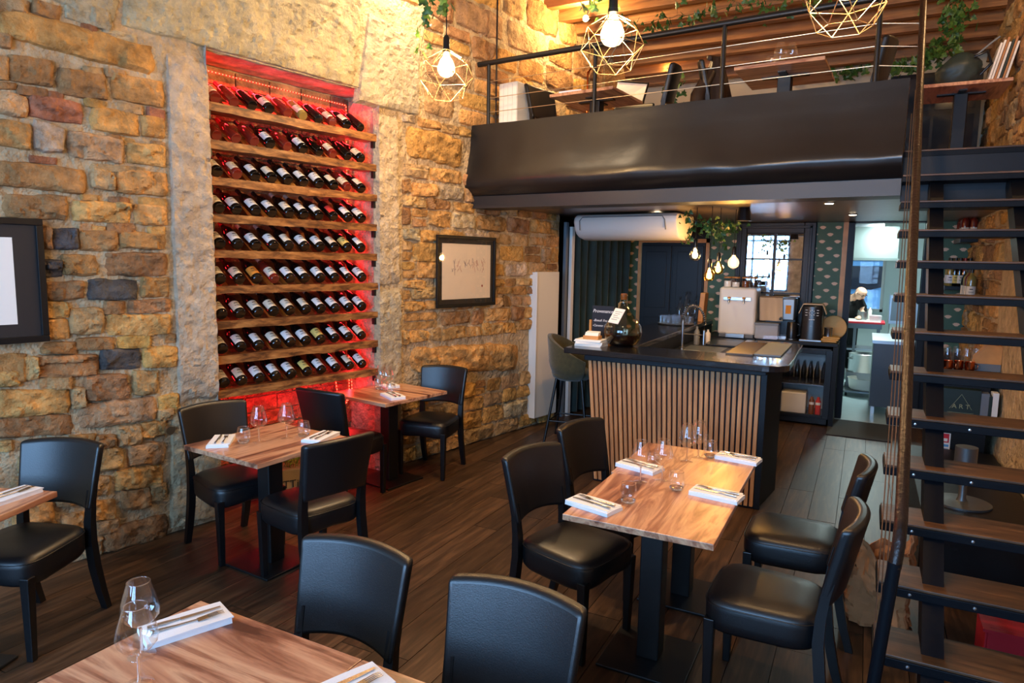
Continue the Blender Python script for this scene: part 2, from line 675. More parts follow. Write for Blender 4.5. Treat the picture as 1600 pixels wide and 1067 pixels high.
M['coat'] = plain('brown leather jacket', sr(46, 30, 20), .45, bump=.35, bscale=20)
M['plasticgrey'] = plain('grey plastic', sr(110, 116, 122), .5)
M['plasticdark'] = plain('black plastic', sr(18, 18, 20), .3)
M['yellowwall'] = plain('cream plaster wall', sr(208, 192, 162), .7)
M['brown'] = plain('brown liquid', sr(120, 66, 28), .3)
# ------------------------------------------------------------------ the shell of the room
WA = math.radians(10.846)
W0 = Vector((-4.102, 2.349, 0))
WD = Vector((math.sin(WA), math.cos(WA), 0))
WN = Vector((math.cos(WA), -math.sin(WA), 0))


def wl(s, d, z):
    return W0 + WD * s + WN * d + Vector((0, 0, z))


def PWL(u, v, d=0):
    """pixel to (s, z) on the stone wall"""
    r = ray(u, v)
    O = Vector((0, 0, H))
    t = ((W0 + WN * d) - O).dot(WN) / r.dot(WN)
    P = O + r * t
    return (P - W0).dot(WD), P.z


# floor: planks of their own, running from the street to the bar
floor = struct(G().box(-6, 1.2, -2.5, 9.3, -.06, -.014).build('floor', M['floorbase']))
_pl = {}


def plank_mesh(L):
    if L not in _pl:
        o = G().box(-.0918, .0918, 0, L - .004, -.014, 0).build('plank', M['plank'], floor)
        _pl[L] = o
        return o
    o = _pl[L].copy()
    C.objects.link(o)
    return o


rp = random.Random(3)
x = -4.75
i = 0
while x < 1.0:
    y = -2.45 + (i * .83) % 1.9 - 1.9 if i % 2 else -2.45 - (i * .47) % 1.9
    while y < 9.05:
        L = (1.9, 2.2, 1.6)[rp.randrange(3)]
        if y + L > -.6 or True:
            s = (Vector((x, y + L / 2, 0)) - W0).dot(WN)
            if s > -.16 and y + L > .3:
                o = plank_mesh(L)
                o.location = (x + .0935, y, rp.uniform(-.0012, 0))
        y += L
    x += .187
    i += 1
struct(G().box(-2, 2, 9.0, 14.3, -.05, .004).build('floor_kitchen', M['kfloor']))


# mortar bed of the stone wall, uneven
def bed(fn, a0, a1, b0, b1, step, amp, g):
    nu = max(2, int((a1 - a0) / step))
    nv = max(2, int((b1 - b0) / step))

    def f(u, v):
        a = a0 + (a1 - a0) * u
        b = b0 + (b1 - b0) * v
        p = fn(a, 0, b)
        k = noise.noise(p * 2.2) * .6 + noise.noise(p * 7) * .45 + noise.noise(p * 17) * .3
        e = min(1, min(u, 1 - u) * nu / 2, min(v, 1 - v) * nv / 2) if False else 1
        return fn(a, k * amp * e + .008, b)
    g.grid(f, nu, nv)


RS0, RS1, RZ1, RD = .82, 2.265, 3.185, .38
g = G()
bed(wl, -5.2, -1.4, 0, 4.75, .25, .015, g)
bed(wl, -1.4, RS0, 0, 4.75, .035, .014, g)
bed(wl, RS0, RS1, RZ1, 4.75, .04, .012, g)
bed(wl, RS1, 4.95, 0, 2.6, .035, .014, g)
bed(wl, RS1, 6.9, 2.6, 4.75, .04, .014, g)
wall_left = struct(g.build('wall_left', M['mortar'], smooth=180))
# thickness behind the bed so that no light leaks
g = G()
for (s0, s1, z0, z1) in ((-5.2, RS0, -.05, 4.8), (RS0, RS1, RZ1 + .03, 4.8), (RS1, 4.95, -.05, 4.8), (4.95, 6.95, 2.42, 4.8)):
    g.hexa([wl(s0, -.6, z0), wl(s0, -.04, z0), wl(s1, -.04, z0), wl(s1, -.6, z0)], [wl(s0, -.6, z1), wl(s0, -.04, z1), wl(s1, -.04, z1), wl(s1, -.6, z1)])
g.build('wall_core', M['mortar'], wall_left)
# end face of the wall under the mezzanine
g = G()
bed(lambda a, d, b: wl(4.95 + d, -a, b), 0, .6, 0, 2.45, .06, .012, g)
g.build('wall_end', M['mortar'], wall_left, smooth=180)

OCHRE, TAN, BROWN, RUSSET, SLATE, PALE = sr(218, 166, 98), sr(202, 162, 114), sr(178, 132, 86), sr(178, 116, 80), sr(104, 98, 94), sr(212, 188, 150)
rs = random.Random(11)
STONES = []


def facet(p):
    """broken-rock relief: flat tilted facets meeting in creases"""
    d, pts = noise.voronoi(p)
    c = pts[0]
    hsh = noise.cell(c * 7.3)
    gx, gy = noise.noise(c * 3.1 + Vector((5, 0, 0))), noise.noise(c * 3.1 + Vector((0, 9, 0)))
    e = p - c
    return .45 * noise.noise(c * 2.7) + .9 * (gx * e.x + gy * e.y)


def stone(q, h=.035, colr=None, nx=9, nz=6, parent=None, fn=wl, mat='stone', name='stone', p=9, rough=.35, jit=.16, grow=.012, rnd=.09, freq=1):
    """one stone: q = four (s,z) corners bl, br, tr, tl; broken uneven face proud of the mortar"""
    sd = Vector((rs.uniform(-50, 50), rs.uniform(-50, 50), rs.uniform(-50, 50)))
    q = [(q[i][0] + grow * (1 if i in (1, 2) else -1), q[i][1] + grow * (1 if i > 1 else -1)) for i in range(4)]
    w = abs(q[1][0] - q[0][0])
    hh = abs(q[3][1] - q[0][1])
    tx, tz = rs.uniform(-.35, .35), rs.uniform(-.4, .3)
    nx, nz = int(nx * (1.6 if freq == 1 else 2.2)), int(nz * (1.6 if freq == 1 else 2.2))
    ja = min(1, .16 / max(.08, w))

    def f(u, v):
        U, V = 2 * u - 1, 2 * v - 1
        m = max(abs(U), abs(V))
        k = 1 - rnd * (abs(U * V)) ** 1.6
        s0_, z0_ = U * w * 4, V * hh * 4
        jx = (noise.noise(Vector((s0_, z0_, 0)) + sd) + .5 * noise.noise(Vector((s0_ * 2.7, z0_ * 2.7, 4)) + sd)) * jit * m * ja
        jz = (noise.noise(Vector((s0_, z0_, 9)) + sd) + .5 * noise.noise(Vector((s0_ * 2.7, z0_ * 2.7, 14)) + sd)) * jit * m
        uu = .5 + .5 * (U * k + jx)
        vv = .5 + .5 * (V * k + jz)
        b = [q[0][i] + (q[1][i] - q[0][i]) * uu for i in (0, 1)]
        t = [q[3][i] + (q[2][i] - q[3][i]) * uu for i in (0, 1)]
        s_, z_ = b[0] + (t[0] - b[0]) * vv, b[1] + (t[1] - b[1]) * vv
        pp = Vector((s_ * 6, z_ * 8.5, 0)) * freq + sd
        face = facet(pp) * 1.0 + facet(pp * 2.6) * .5 + noise.noise(pp * 4.3) * .22
        d = h * (1 - m ** p) * (.8 + rough * 2.2 * face + tx * U * .5 + tz * V * .5) - .022 * m ** 12
        return fn(s_, d, z_)
    o = G().grid(f, nx, nz).build(name, M[mat], parent or wall_left, smooth=28)
    if colr is None:
        r = rs.random()
        colr = OCHRE if r < .34 else TAN if r < .6 else BROWN if r < .82 else RUSSET if r < .9 else PALE if r < .96 else SLATE
    k = rs.uniform(.82, 1.14)
    o.color = (min(1, colr[0] * k), min(1, colr[1] * k * rs.uniform(.95, 1.05)), min(1, colr[2] * k * rs.uniform(.88, 1.1)), 1)
    STONES.append(o)
    return o


# stones seen clearly left of the wine niche: ends and height of each, read off the wall
TR = [
    (0, [(-60, 22, 160, 42, 80), (180, 35, 340, 78, 80), (-60, 95, 890, 350, 165, OCHRE), (-60, 205, 62, 235, 75, BROWN), (40, 375, 300, 405, 150, BROWN),
         (315, 445, 605, 485, 150, BROWN), (615, 470, 910, 525, 150, OCHRE), (-60, 360, 42, 380, 130, TAN), (100, 497, 268, 520, 46, BROWN), (272, 525, 352, 533, 30, RUSSET),
         (155, 588, 470, 632, 120, RUSSET), (470, 562, 590, 588, 46), (650, 590, 800, 612, 46), (825, 620, 915, 645, 56, RUSSET), (-60, 560, 155, 592, 120, TAN),
         (505, 655, 780, 695, 130, OCHRE), (785, 695, 912, 715, 115, OCHRE), (-60, 730, 175, 762, 140, OCHRE), (190, 745, 358, 785, 160, PALE), (375, 795, 695, 845, 145, TAN),
         (705, 845, 930, 872, 120, OCHRE), (-60, 955, 490, 1012, 140, BROWN), (508, 985, 640, 1008, 112, TAN), (645, 1002, 932, 1024, 130, OCHRE), (160, 880, 332, 898, 30, RUSSET),
         (500, 925, 820, 950, 30, TAN), (668, 775, 752, 800, 42, OCHRE), (600, 755, 668, 770, 26, BROWN), (845, 800, 922, 812, 32, TAN), (-60, 470, 85, 478, 26, BROWN),
         (590, 400, 700, 415, 40, TAN), (460, 385, 580, 400, 34, TAN), (460, 145, 535, 165, 40, RUSSET), (560, 190, 760, 215, 44, PALE), (360, 35, 630, 130, 110, PALE)]),
    (300, [(10, 72, 385, 92, 130, BROWN), (390, 103, 742, 118, 110, OCHRE), (748, 122, 935, 133, 112, OCHRE), (610, 45, 722, 50, 26), (455, 28, 552, 34, 20),
           (770, 50, 932, 60, 36), (285, 258, 437, 262, 112, SLATE), (205, 240, 285, 260, 120, BROWN), (440, 268, 655, 274, 112, BROWN), (660, 268, 932, 276, 90, BROWN),
           (440, 195, 510, 197, 36), (514, 214, 586, 216, 40), (595, 200, 752, 206, 56, BROWN), (820, 212, 922, 214, 36), (348, 402, 545, 406, 112, BROWN),
           (568, 402, 932, 402, 130, BROWN), (228, 424, 350, 428, 90, SLATE), (244, 552, 470, 546, 100, BROWN), (478, 542, 774, 542, 112, SLATE), (784, 532, 943, 534, 112, BROWN),
           (240, 655, 376, 655, 82, OCHRE), (380, 716, 576, 720, 152, TAN), (574, 642, 697, 640, 70, BROWN), (702, 638, 952, 632, 72, BROWN), (588, 742, 962, 736, 112, OCHRE),
           (248, 762, 387, 762, 112, OCHRE), (420, 846, 642, 840, 62, BROWN), (648, 836, 846, 832, 66, OCHRE), (238, 868, 432, 866, 62, BROWN), (920, 815, 972, 815, 48, BROWN),
           (195, 972, 552, 960, 122, BROWN), (556, 932, 788, 926, 112, SLATE), (796, 922, 988, 916, 112, OCHRE), (-60, 985, 146, 978, 170, BROWN), (130, 982, 206, 982, 120, TAN),
           (258, 1052, 402, 1046, 50, BROWN), (-60, -20, 40, -15, 60, TAN)]),
    (580, [(-60, 42, 112, 40, 84, BROWN), (218, 72, 402, 64, 62, BROWN), (472, 97, 724, 88, 142, BROWN), (738, 62, 878, 60, 132, TAN), (-60, 185, 402, 165, 152, BROWN),
           (404, 152, 472, 150, 112, BROWN), (-60, 325, 412, 292, 112, BROWN), (420, 258, 882, 200, 132, BROWN), (884, 192, 992, 178, 100, OCHRE), (880, 242, 962, 238, 62, TAN),
           (538, 392, 642, 386, 72, BROWN), (656, 362, 792, 350, 112, TAN), (790, 332, 924, 312, 84, BROWN), (508, 502, 692, 480, 122, BROWN), (378, 384, 532, 370, 50, BROWN),
           (712, 472, 922, 450, 122, TAN), (636, 612, 912, 570, 112, BROWN), (498, 642, 612, 638, 102, SLATE), (686, 722, 838, 704, 112, BROWN), (834, 682, 918, 668, 92, OCHRE),
           (506, 782, 642, 760, 112, BROWN), (526, 882, 664, 850, 82, TAN), (566, 950, 942, 850, 132, TAN), (476, 985, 572, 968, 112, SLATE), (0, 420, 60, 415, 60, PALE),
           (60, 640, 300, 620, 110, BROWN), (310, 560, 470, 545, 110, SLATE), (100, 520, 300, 505, 90, BROWN), (80, 800, 300, 780, 110, SLATE), (320, 700, 480, 690, 110, BROWN),
           (60, 930, 330, 890, 110, BROWN), (340, 850, 470, 835, 100, BROWN)])]
Z = .2811
for oy, lst in TR:
    for t in lst:
        xl, yl, xr, yr, hp = t[:5]
        c_ = t[5] if len(t) > 5 else None
        if oy == 580:
            c_ = (OCHRE, TAN, BROWN, TAN)[len(STONES) % 4]
        q = []
        for (xx, yy) in ((xl, yl + hp / 2), (xr, yr + hp / 2), (xr, yr - hp / 2), (xl, yl - hp / 2)):
            q.append(PWL(xx * Z, oy + yy * Z, .02))
        big = (q[1][0] - q[0][0]) > .3
        stone(q, h=.05 if hp > 60 else .03, colr=c_, nx=16 if big else 9, nz=8 if hp > 80 else 5)
# dressed stones round the niche: jambs and lintel
GREY = sr(204, 184, 154)


def dressed(q, h, nx, nz, c_=GREY, fn=wl):
    return stone(q, h=h, colr=c_, nx=nx, nz=nz, mat='bigstone', p=60, rough=.2, jit=.02, fn=fn, grow=.004, rnd=.0, freq=2.4)


dressed([(.55, .86), (RS0 + .014, .86), (RS0 + .016, 3.12), (.56, 3.12)], .055, 8, 50)
dressed([(.46, .02), (RS0 + .014, .02), (RS0 + .014, .85), (.5, .85)], .05, 9, 20)
dressed([(RS1 - .008, .02), (2.52, .02), (2.51, 1.6), (RS1 - .008, 1.6)], .05, 8, 34)
dressed([(RS1 - .008, 1.61), (2.5, 1.61), (2.49, 3.06), (RS1 - .008, 3.06)], .05, 8, 32)
dressed([(.3, 3.19), (2.03, 3.192), (2.16, 3.93), (.4, 3.93)], .06, 44, 22)
dressed([(2.05, 3.08), (2.72, 3.08), (2.75, 3.78), (2.18, 3.8)], .06, 18, 18)
dressed([(-.75, 3.30), (.28, 3.19), (.36, 3.5), (-.6, 3.55)], .05, 24, 9)


def courses(s0, s1, z0, z1, fn, hmin=.09, hmax=.2, wmin=.14, wmax=.42, skip=None, h=.045, gap=.018, pick=None, parent=None):
    z = z0
    while z < z1 - .05:
        rh = min(rs.uniform(hmin, hmax), z1 - z)
        s = s0 - rs.uniform(0, .12)
        while s < s1 - .04:
            w = rs.uniform(wmin, wmax) * (1.25 if rh > .14 else .9)
            e = min(s + w, s1)
            a = max(s, s0)
            if e - a > .05:
                cs, cz = (a + e) / 2, z + rh / 2
                if not (skip and skip(cs, cz)):
                    if rh > .15 and rs.random() < .22:     # two thin ones in place of one
                        for k in (0, 1):
                            za, zb = z + rh * k / 2 + gap / 3, z + rh * (k + 1) / 2 - gap / 3
                            stone([(a + gap / 2, za), (e - gap / 2, za), (e - gap / 2, zb), (a + gap / 2, zb)], h=h * .7, nx=8, nz=4, fn=fn, colr=pick and pick(), parent=parent)
                    else:
                        j = [rs.uniform(-.018, .018) for _ in range(4)]
                        stone([(a + gap / 2, z + gap / 2 + j[0]), (e - gap / 2, z + gap / 2 + j[1]), (e - gap / 2, z + rh - gap / 2 + j[2]), (a + gap / 2, z + rh - gap / 2 + j[3])],
                              h=h * rs.uniform(.75, 1.3), nx=9 if e - a < .35 else 14, nz=6, fn=fn, colr=pick and pick(), parent=parent)
            s = e
        z += rh


def pick_r():
    r = rs.random()
    return OCHRE if r < .5 else TAN if r < .75 else BROWN if r < .94 else PALE


# right of the niche, above the lintel, beside the mezzanine
stone([(2.58, 2.72), (3.3, 2.70), (3.32, 2.98), (2.58, 3.0)], h=.06, colr=OCHRE, nx=18, nz=9)
stone([(2.60, .82), (4.25, .66), (4.28, .96), (2.60, 1.06)], h=.07, colr=OCHRE, nx=26, nz=8)
courses(2.54, 4.93, 1.08, 2.4, wl, pick=pick_r, skip=lambda s, z: 2.98 < s < 3.6 and 1.5 < z < 1.98)
courses(2.54, 4.93, 2.40, 2.7, wl, pick=pick_r)
courses(2.54, 3.45, 3.0, 3.08, wl, pick=pick_r)
courses(2.54, 4.93, .0, .64, wl, pick=pick_r, hmin=.12)
courses(2.78, 6.4, 3.1, 4.6, wl, pick=pick_r, hmin=.17, hmax=.34, wmin=.25, wmax=.6)
courses(.3, 2.75, 3.96, 4.5, wl, pick=pick_r, hmin=.2, hmax=.35, wmin=.3, wmax=.7)

# ---- the niche
g = G()
bed(lambda a, d, b: wl(a, -RD + d * .3, b), RS0 - .02, RS1 + .02, 0, RZ1 + .05, .05, .01, g)
g.build('niche_back', M['mortar'], wall_left, smooth=180)
g = G()
bed(lambda a, d, b: wl(RS0 - d * .7 + .0, a, b), -RD - .03, .036, 0, RZ1 + .02, .05, .012, g)
bed(lambda a, d, b: wl(RS1 + d * .7, a, b), -RD - .03, .034, 0, RZ1 + .02, .05, .012, g)
bed(lambda a, d, b: wl(a, b, RZ1 + d), RS0 - .02, RS1 + .02, -RD - .03, .034, .05, .012, g)
g.build('niche_reveal', M['plaster'], wall_left, smooth=180)
# old bricks at the back of the niche
gb = None
for r_ in range(26):
    z = .02 + r_ * .122
    off = (r_ % 2) * .14
    k = 0
    s = RS0 - off
    while s < RS1:
        a, e = max(s, RS0) + .006, min(s + .28, RS1) - .006
        if e - a > .05:
            b = G().hexa([wl(a, -RD - .02, z), wl(a, -RD + .025, z), wl(e, -RD + .025, z), wl(e, -RD - .02, z)],
                         [wl(a, -RD - .02, z + .11), wl(a, -RD + .025, z + .11), wl(e, -RD + .025, z + .11), wl(e, -RD - .02, z + .11)]).build('brick', M['stone'], wall_left)
            kk = rs.uniform(.7, 1.1)
            b.color = (.42 * kk, .25 * kk, .13 * kk, 1)
        s += .28

# ---- other walls
RX = 1.02


def wr(a, d, z):
    """right wall: a runs along y"""
    return Vector((RX - d, a, z))


g = G()
bed(wr, -2.5, 5.2, 0, 4.75, .3, .01, g)
bed(wr, 5.2, 9.15, 0, 4.75, .05, .014, g)
wall_right = struct(g.build('wall_right', M['mortar'], smooth=180))
G().box(RX + .03, RX + .4, -2.6, 9.2, -.05, 4.8).build('wall_core', M['mortar'], wall_right)
courses(6.3, 9.1, 2.68, 4.45, wr, pick=pick_r, hmin=.16, hmax=.3, wmin=.2, wmax=.5, parent=wall_right)
courses(7.0, 9.08, .9, 2.35, wr, pick=pick_r, hmin=.12, hmax=.24, wmin=.16, wmax=.4, parent=wall_right)

# front wall with two street windows, behind the camera
g = G()
FW = (-2.52, -2.32)
wins = [(-3.95, -1.95), (-1.45, .5)]
g.box(-6, -3.95, *FW, 0, 4.8).box(-1.95, -1.45, *FW, 0, 4.8).box(.5, 1.2, *FW, 0, 4.8)
for a, b in wins:
    g.box(a, b, *FW, 0, 1.1).box(a, b, *FW, 3.3, 4.8)
struct(g.build('wall_front', M['plaster']))
for k, (a, b) in enumerate(wins):
    g = G()
    for xx in (a, (a + b) / 2 - .03, b - .06):
        g.box(xx, xx + .06, -2.46, -2.38, 1.1, 3.3)
    for zz in (1.1, 2.5, 3.24):
        g.box(a, b, -2.455, -2.385, zz, zz + .06)
    w = struct(g.build('window_%d' % (k + 1), M['blackpaint']))
    G().box(a, b, -2.425, -2.42, 1.1, 3.3).build('pane', M['pane'], w)
struct(G().box(-6, 1.3, -2.6, 6.6, 4.72, 4.9).build('ceiling', M['plaster']))

# back wall of the bar with the doorway to the kitchen
BY = 9.1
DX0, DX1 = -.16, .56
g = G()
g.box(-3.6, DX0, BY, BY + .14, 0, 2.62).box(DX1, 1.3, BY, BY + .14, 0, 2.62).box(DX0, DX1, BY, BY + .14, 2.42, 2.62)
wall_back = struct(g.build('wall_back', M['nightblue']))


def plate(name, x0, x1, z0, z1, y0, y1, mat, parent=None, bevel=0):
    return G().box(x0, x1, y0, y1, z0, z1).build(name, mat, parent, bevel=bevel)


plate('wallpaper', -2.95, -2.79, .9, 2.37, BY - .012, BY, M['wallpaper'], wall_back)
plate('wallpaper', -1.84, -1.50, .9, 2.37, BY - .012, BY, M['wallpaper'], wall_back)
plate('wallpaper', -.575, -.285, .9, 2.37, BY - .012, BY, M['wallpaper'], wall_back)
plate('wallpaper', .70, 1.0, .9, 2.37, BY - .012, BY, M['wallpaper'], wall_back)
t = struct(plate('trim_1', -.285, -.225, .9, 2.37, BY - .03, BY, M['oak']))
t = struct(plate('trim_2', .665, .705, .9, 2.37, BY - .03, BY, M['oak']))
t = struct(plate('trim_3', -2.79, -2.735, .9, 2.37, BY - .03, BY, M['oak']))
g = G()
g.box(-1.885, -1.84, BY - .03, BY, .9, 2.17).box(-2.735, -1.84, BY - .03, BY, 2.12, 2.17)
struct(g.build('trim_4', M['oak']))
# tall black cupboard doors on the back wall
cb = thing('wall_cupboard', 'tall black panelled cupboard on back wall left of the fan wallpaper', 'cupboard', (-2.31, BY, 0))
G().box(-.42, .42, -.06, -.001, .02, 2.11).build('body', M['blackpaint'], cb)
for sx in (-.21, .21):
    d = G().box(sx - .2, sx + .2, -.085, -.06, .05, 2.08).build('door', M['blackpaint'], cb, bevel=.004)
    for (z0, z1) in ((1.25, 2.0), (.2, 1.12)):
        G().box(sx - .14, sx + .14, -.092, -.085, z0, z1).build('raised_panel', M['blackpaint'], d, bevel=.006)
# door frame to the kitchen
g = G()
g.box(DX0 - .07, DX0, BY - .06, BY + .16, 0, 2.42).box(DX1, DX1 + .07, BY - .06, BY + .16, 0, 2.42).box(DX0 - .07, DX1 + .07, BY - .06, BY + .16, 2.36, 2.43)
struct(g.build('trim_5', M['nightblue']))
# recess behind the curtain, beyond the end of the stone wall
g = G()
g.hexa([wl(4.95, -.7, 0), wl(4.95, -.6, 0), wl(6.95, -.6, 0), wl(6.95, -.7, 0)], [wl(4.95, -.7, 2.45), wl(4.95, -.6, 2.45), wl(6.95, -.6, 2.45), wl(6.95, -.7, 2.45)])
struct(g.build('wall_recess', M['nightblue']))

# ---- mezzanine: floor slab, glossy ceiling below, oilcloth fascia
FA, FB = Vector((-3.62, 5.74, 0)), Vector((.165, 5.435, 0))
FD = (FB - FA).normalized()
FN = Vector((FD.y, -FD.x, 0))      # towards the room


def fas(t, d, z):
    return FA + (FB - FA) * t + FN * d + Vector((0, 0, z))


g = G()
poly = [(-3.62, 5.76), (.165, 5.46), (.165, 5.52), (RX, 5.52), (RX, 9.15), (-3.7, 9.15)]
struct(G().prism(poly, 2.45, 2.65).build('floor_mezzanine', M['joist']))
struct(G().prism(poly, 2.372, 2.448).build('ceiling_bar', M['ceilpaint']))
g = G()
NPR = 26


def prof(q):
    """section of the padded fascia, from the top edge down: offset and height"""
    pts = [(0, 3.12), (.005, 3.05), (.02, 2.92), (.045, 2.8), (.075, 2.7), (.105, 2.62), (.112, 2.58), (.098, 2.53), (.06, 2.49), (.01, 2.455)]
    q *= len(pts) - 1
    i = min(int(q), len(pts) - 2)
    f = q - i
    return [pts[i][k] + (pts[i + 1][k] - pts[i][k]) * f for k in (0, 1)]


def fas_f(u, v):
    d, z = prof(1 - v)
    p = fas(u, 0, z)
    k = .5 + .5 * u
    w = noise.noise(Vector((u * 9, v * 2.2, 3))) * .012 + noise.noise(Vector((u * 22, v * 3, 5))) * .005
    return fas(u, d * (.8 + .5 * u) + w * math.sin(PI * v), z + w * .4)


fo = struct(G().slab(fas_f, lambda u, v: fas(u, -.035, prof(1 - v)[1]), 70, NPR).build('trim_6', M['fascia'], smooth=60))
g = G()
g.hexa([fas(0, -.3, 2.34), fas(0, .0, 2.34), fas(1, .0, 2.34), fas(1, -.3, 2.34)], [fas(0, -.3, 2.455), fas(0, .0, 2.455), fas(1, .0, 2.455), fas(1, -.3, 2.455)])
struct(g.build('trim_7', plain('fascia beam', sr(40, 35, 33), .45, bump=.1, bscale=30)))
# sloping timber ceiling over the mezzanine, each joist its own piece


def roofz(y):
    return 4.53 - .19 * (y - 6.73)


g = G()
g.hexa([(-3.7, 6.2, roofz(6.2) + .13), (1.1, 6.2, roofz(6.2) + .13), (1.1, 9.3, roofz(9.3) + .13), (-3.7, 9.3, roofz(9.3) + .13)],
       [(-3.7, 6.2, roofz(6.2) + .2), (1.1, 6.2, roofz(6.2) + .2), (1.1, 9.3, roofz(9.3) + .2), (-3.7, 9.3, roofz(9.3) + .2)])
struct(G().box(.168, RX, 5.497, 5.519, 2.3, 2.602).build('trim_8', M['nightblue']))
ceil_m = struct(g.build('ceiling_mezzanine', M['joist']))
yy = 6.3
while yy < 9.1:
    j = G().box(-2.35, 2.35, -.05, .05, 0, .13).build('joist', M['joist'], ceil_m, bevel=.006)
    j.location = (-1.3, yy, roofz(yy))
    j.rotation_euler = (0, 0, rs.uniform(-.006, .006))
    yy += .285
wbm = struct(G().box(-3.6, 1.1, BY, BY + .15, 2.62, 4.9).build('wall_mezzanine', M['yellowwall']))
g = G()
struct(G().box(-6, 1.3, 6.6, 6.75, 4.66, 4.9).build('wall_bulkhead', M['plaster']))
# ------------------------------------------------------------------ stairs
SX0, SY0, SZ0, SG, SRISE, STH = .167, 5.507, 2.651, .222, .19, .017


def sp(k, dx, dz):
    return Vector((SX0 + dx - k * SG * math.sin(STH), SY0 - k * SG * math.cos(STH), SZ0 + dz - k * SRISE))


M['tread'] = wood('worn stair board', [sr(44, 28, 18), sr(78, 52, 32), sr(112, 78, 50)], stretch=(1.2, 9, 9), scale=3, rough=.4, bump=.1, rnd=.12)
M['stairsteel'] = plain('blue black stair steel', sr(13, 16, 21), .45, bump=.1, bscale=50, spec=.12)
st = thing('staircase', 'open black steel staircase with wooden treads climbing to the mezzanine', 'staircase', (0, 0, 0))
for k in range(14):
    p = sp(k, 0, 0)
    wdt = .98 - p.x
    t = G().box(0, wdt, 0, .25, -.048, -.012).build('tread', M['stairsteel'], st, bevel=.003)
    t.location = p
    G().box(.004, wdt - .004, .004, .246, -.012, 0).build('tread_board', M['tread'], t, bevel=.003)
    if k > 7:
        g = G()
        for q in range(4):
            g.lathe([(.007, 0), (.006, .003), (.0, .004)], 8, M=Matrix.Translation((.12 + q * .22, 0, -.03)) @ Matrix.Rotation(PI / 2, 4, 'X'))
        g.build('bolt', M['steel'], t)
for dx, w in ((.165, .075), (.60, .09)):
    a, b = sp(.55, dx, -.03), sp(13.6, dx, 0)
    g = G()
    g.hexa([(b.x, b.y - .02, 0), (b.x + w, b.y - .02, 0), (b.x + w, b.y + .16, 0), (b.x, b.y + .16, 0)],
           [(a.x, a.y + .02, a.z - .05), (a.x + w, a.y + .02, a.z - .05), (a.x + w, a.y + .22, a.z - .05), (a.x, a.y + .22, a.z - .05)])
    g.build('stringer', M['stairsteel'], st)
rail = [sp(k, .045, .85) for k in (-3.2, 0, 4, 8, 12, 13.2)]
rail += [rail[-1] + Vector((-.004, -.05, -.06)), rail[-1] + Vector((-.012, -.07, -.14))]
G().tube(rail, .021, 12).build('handrail', M['rust'], st, smooth=60)
foot = rail[-1]
pg = G().tube([foot + Vector((0, 0, .02)), Vector((foot.x - .06, foot.y + .02, 0))], .021, 12).build('newel_post', M['stairsteel'], st, smooth=60)
for k in range(4):
    zz = .17 + .16 * k
    dx = .008 + .011 * k
    G().tube([sp(-.5, dx + .02, zz), sp(4, dx + .01, zz), sp(9, dx, zz), sp(13.2, dx - .01, zz)], .0024, 6).build('cable', M['darkcable'], st)

# ------------------------------------------------------------------ mezzanine railing
mr = thing('mezzanine_railing', 'black pipe railing with steel cables along the mezzanine edge', 'railing')


def mrail(x, z):
    t = (x - FA.x) / (FB.x - FA.x)
    return fas(t, -.06, z)


for xx in (-3.3, -2.2, -1.11, -.05):
    G().tube([mrail(xx, 2.652), mrail(xx, 3.69)], .0185, 10).build('post', M['blackmetal'], mr, smooth=60)
G().tube([mrail(-3.42, 3.69), mrail(.06, 3.69)], .024, 12).build('top_rail', M['blackmetal'], mr, smooth=60)
for zz in (3.24, 3.37, 3.52):
    G().tube([mrail(-3.3, zz), mrail(-.05, zz), Vector((SX0 + .045, 5.53, zz - .03))], .0032, 6).build('cable', M['cable'], mr)

# ------------------------------------------------------------------ wine rack in the niche
SH = [.905 + .2437 * k for k in range(9)]        # from the bottom shelf up
ORD = ['bottom', 'second', 'third', 'fourth', 'fifth', 'sixth', 'seventh', 'eighth', 'top']
for k, z in enumerate(SH):
    nm = ORD[k] + (' shelf' if k in (0, 8) else ' shelf from the bottom')
    sh = thing('wine_shelf', 'rough sawn live edge plank holding bottles, %s of the red niche' % nm, 'shelf', wl((RS0 + RS1) / 2, 0, z), PI / 2 - WA)
    Lh = (RS1 - RS0) / 2

    def edge(u, k=k):
        return noise.noise(Vector((u * 7 + k * 13, k * 3.1, 0))) * .008 + noise.noise(Vector((u * 22 + k, 5, k))) * .004
    # local x runs along the wall (to the right), local y into the wall

    def fr(u, v):
        x_ = -Lh + .003 + (2 * Lh + .012) * u
        return Vector((x_, -.012 + edge(u) * (1 - abs(2 * v - 1)) * 1.2, -.052 + .056 * v + edge(u + 3) * (1 - v)))

    def bk(u, v):
        x_ = -Lh + .003 + (2 * Lh + .012) * u
        return Vector((x_, .15, -.045 + .04 * v))
    G().slab(fr, bk, 40, 3).build('plank', M['shelfwood'], sh, smooth=40)
    # board the necks lean on
    G().box(-Lh + .006, Lh - .09, .31, .322, .0, .165).build('neck_board', M['shelfback'], sh)
    for q in range(11):
        x_ = -Lh + .06 + q * (2 * Lh - .22) / 10
        s_ = G().hexa([(x_ - .026, .14, -.02), (x_ + .026, .14, -.02), (x_ + .026, .155, -.02), (x_ - .026, .155, -.02)],
                      [(x_ - .026, .285, .08), (x_ + .026, .285, .08), (x_ + .026, .3, .09), (x_ - .026, .3, .09)]).build('rest_slat', M['paleslat'], sh)
    for sx in (-1, 1):
        G().box(sx * (Lh - .02) - .012, sx * (Lh - .02) + .012, .0, .03, -.105, -.05).build('bracket', M['blackmetal'], sh)

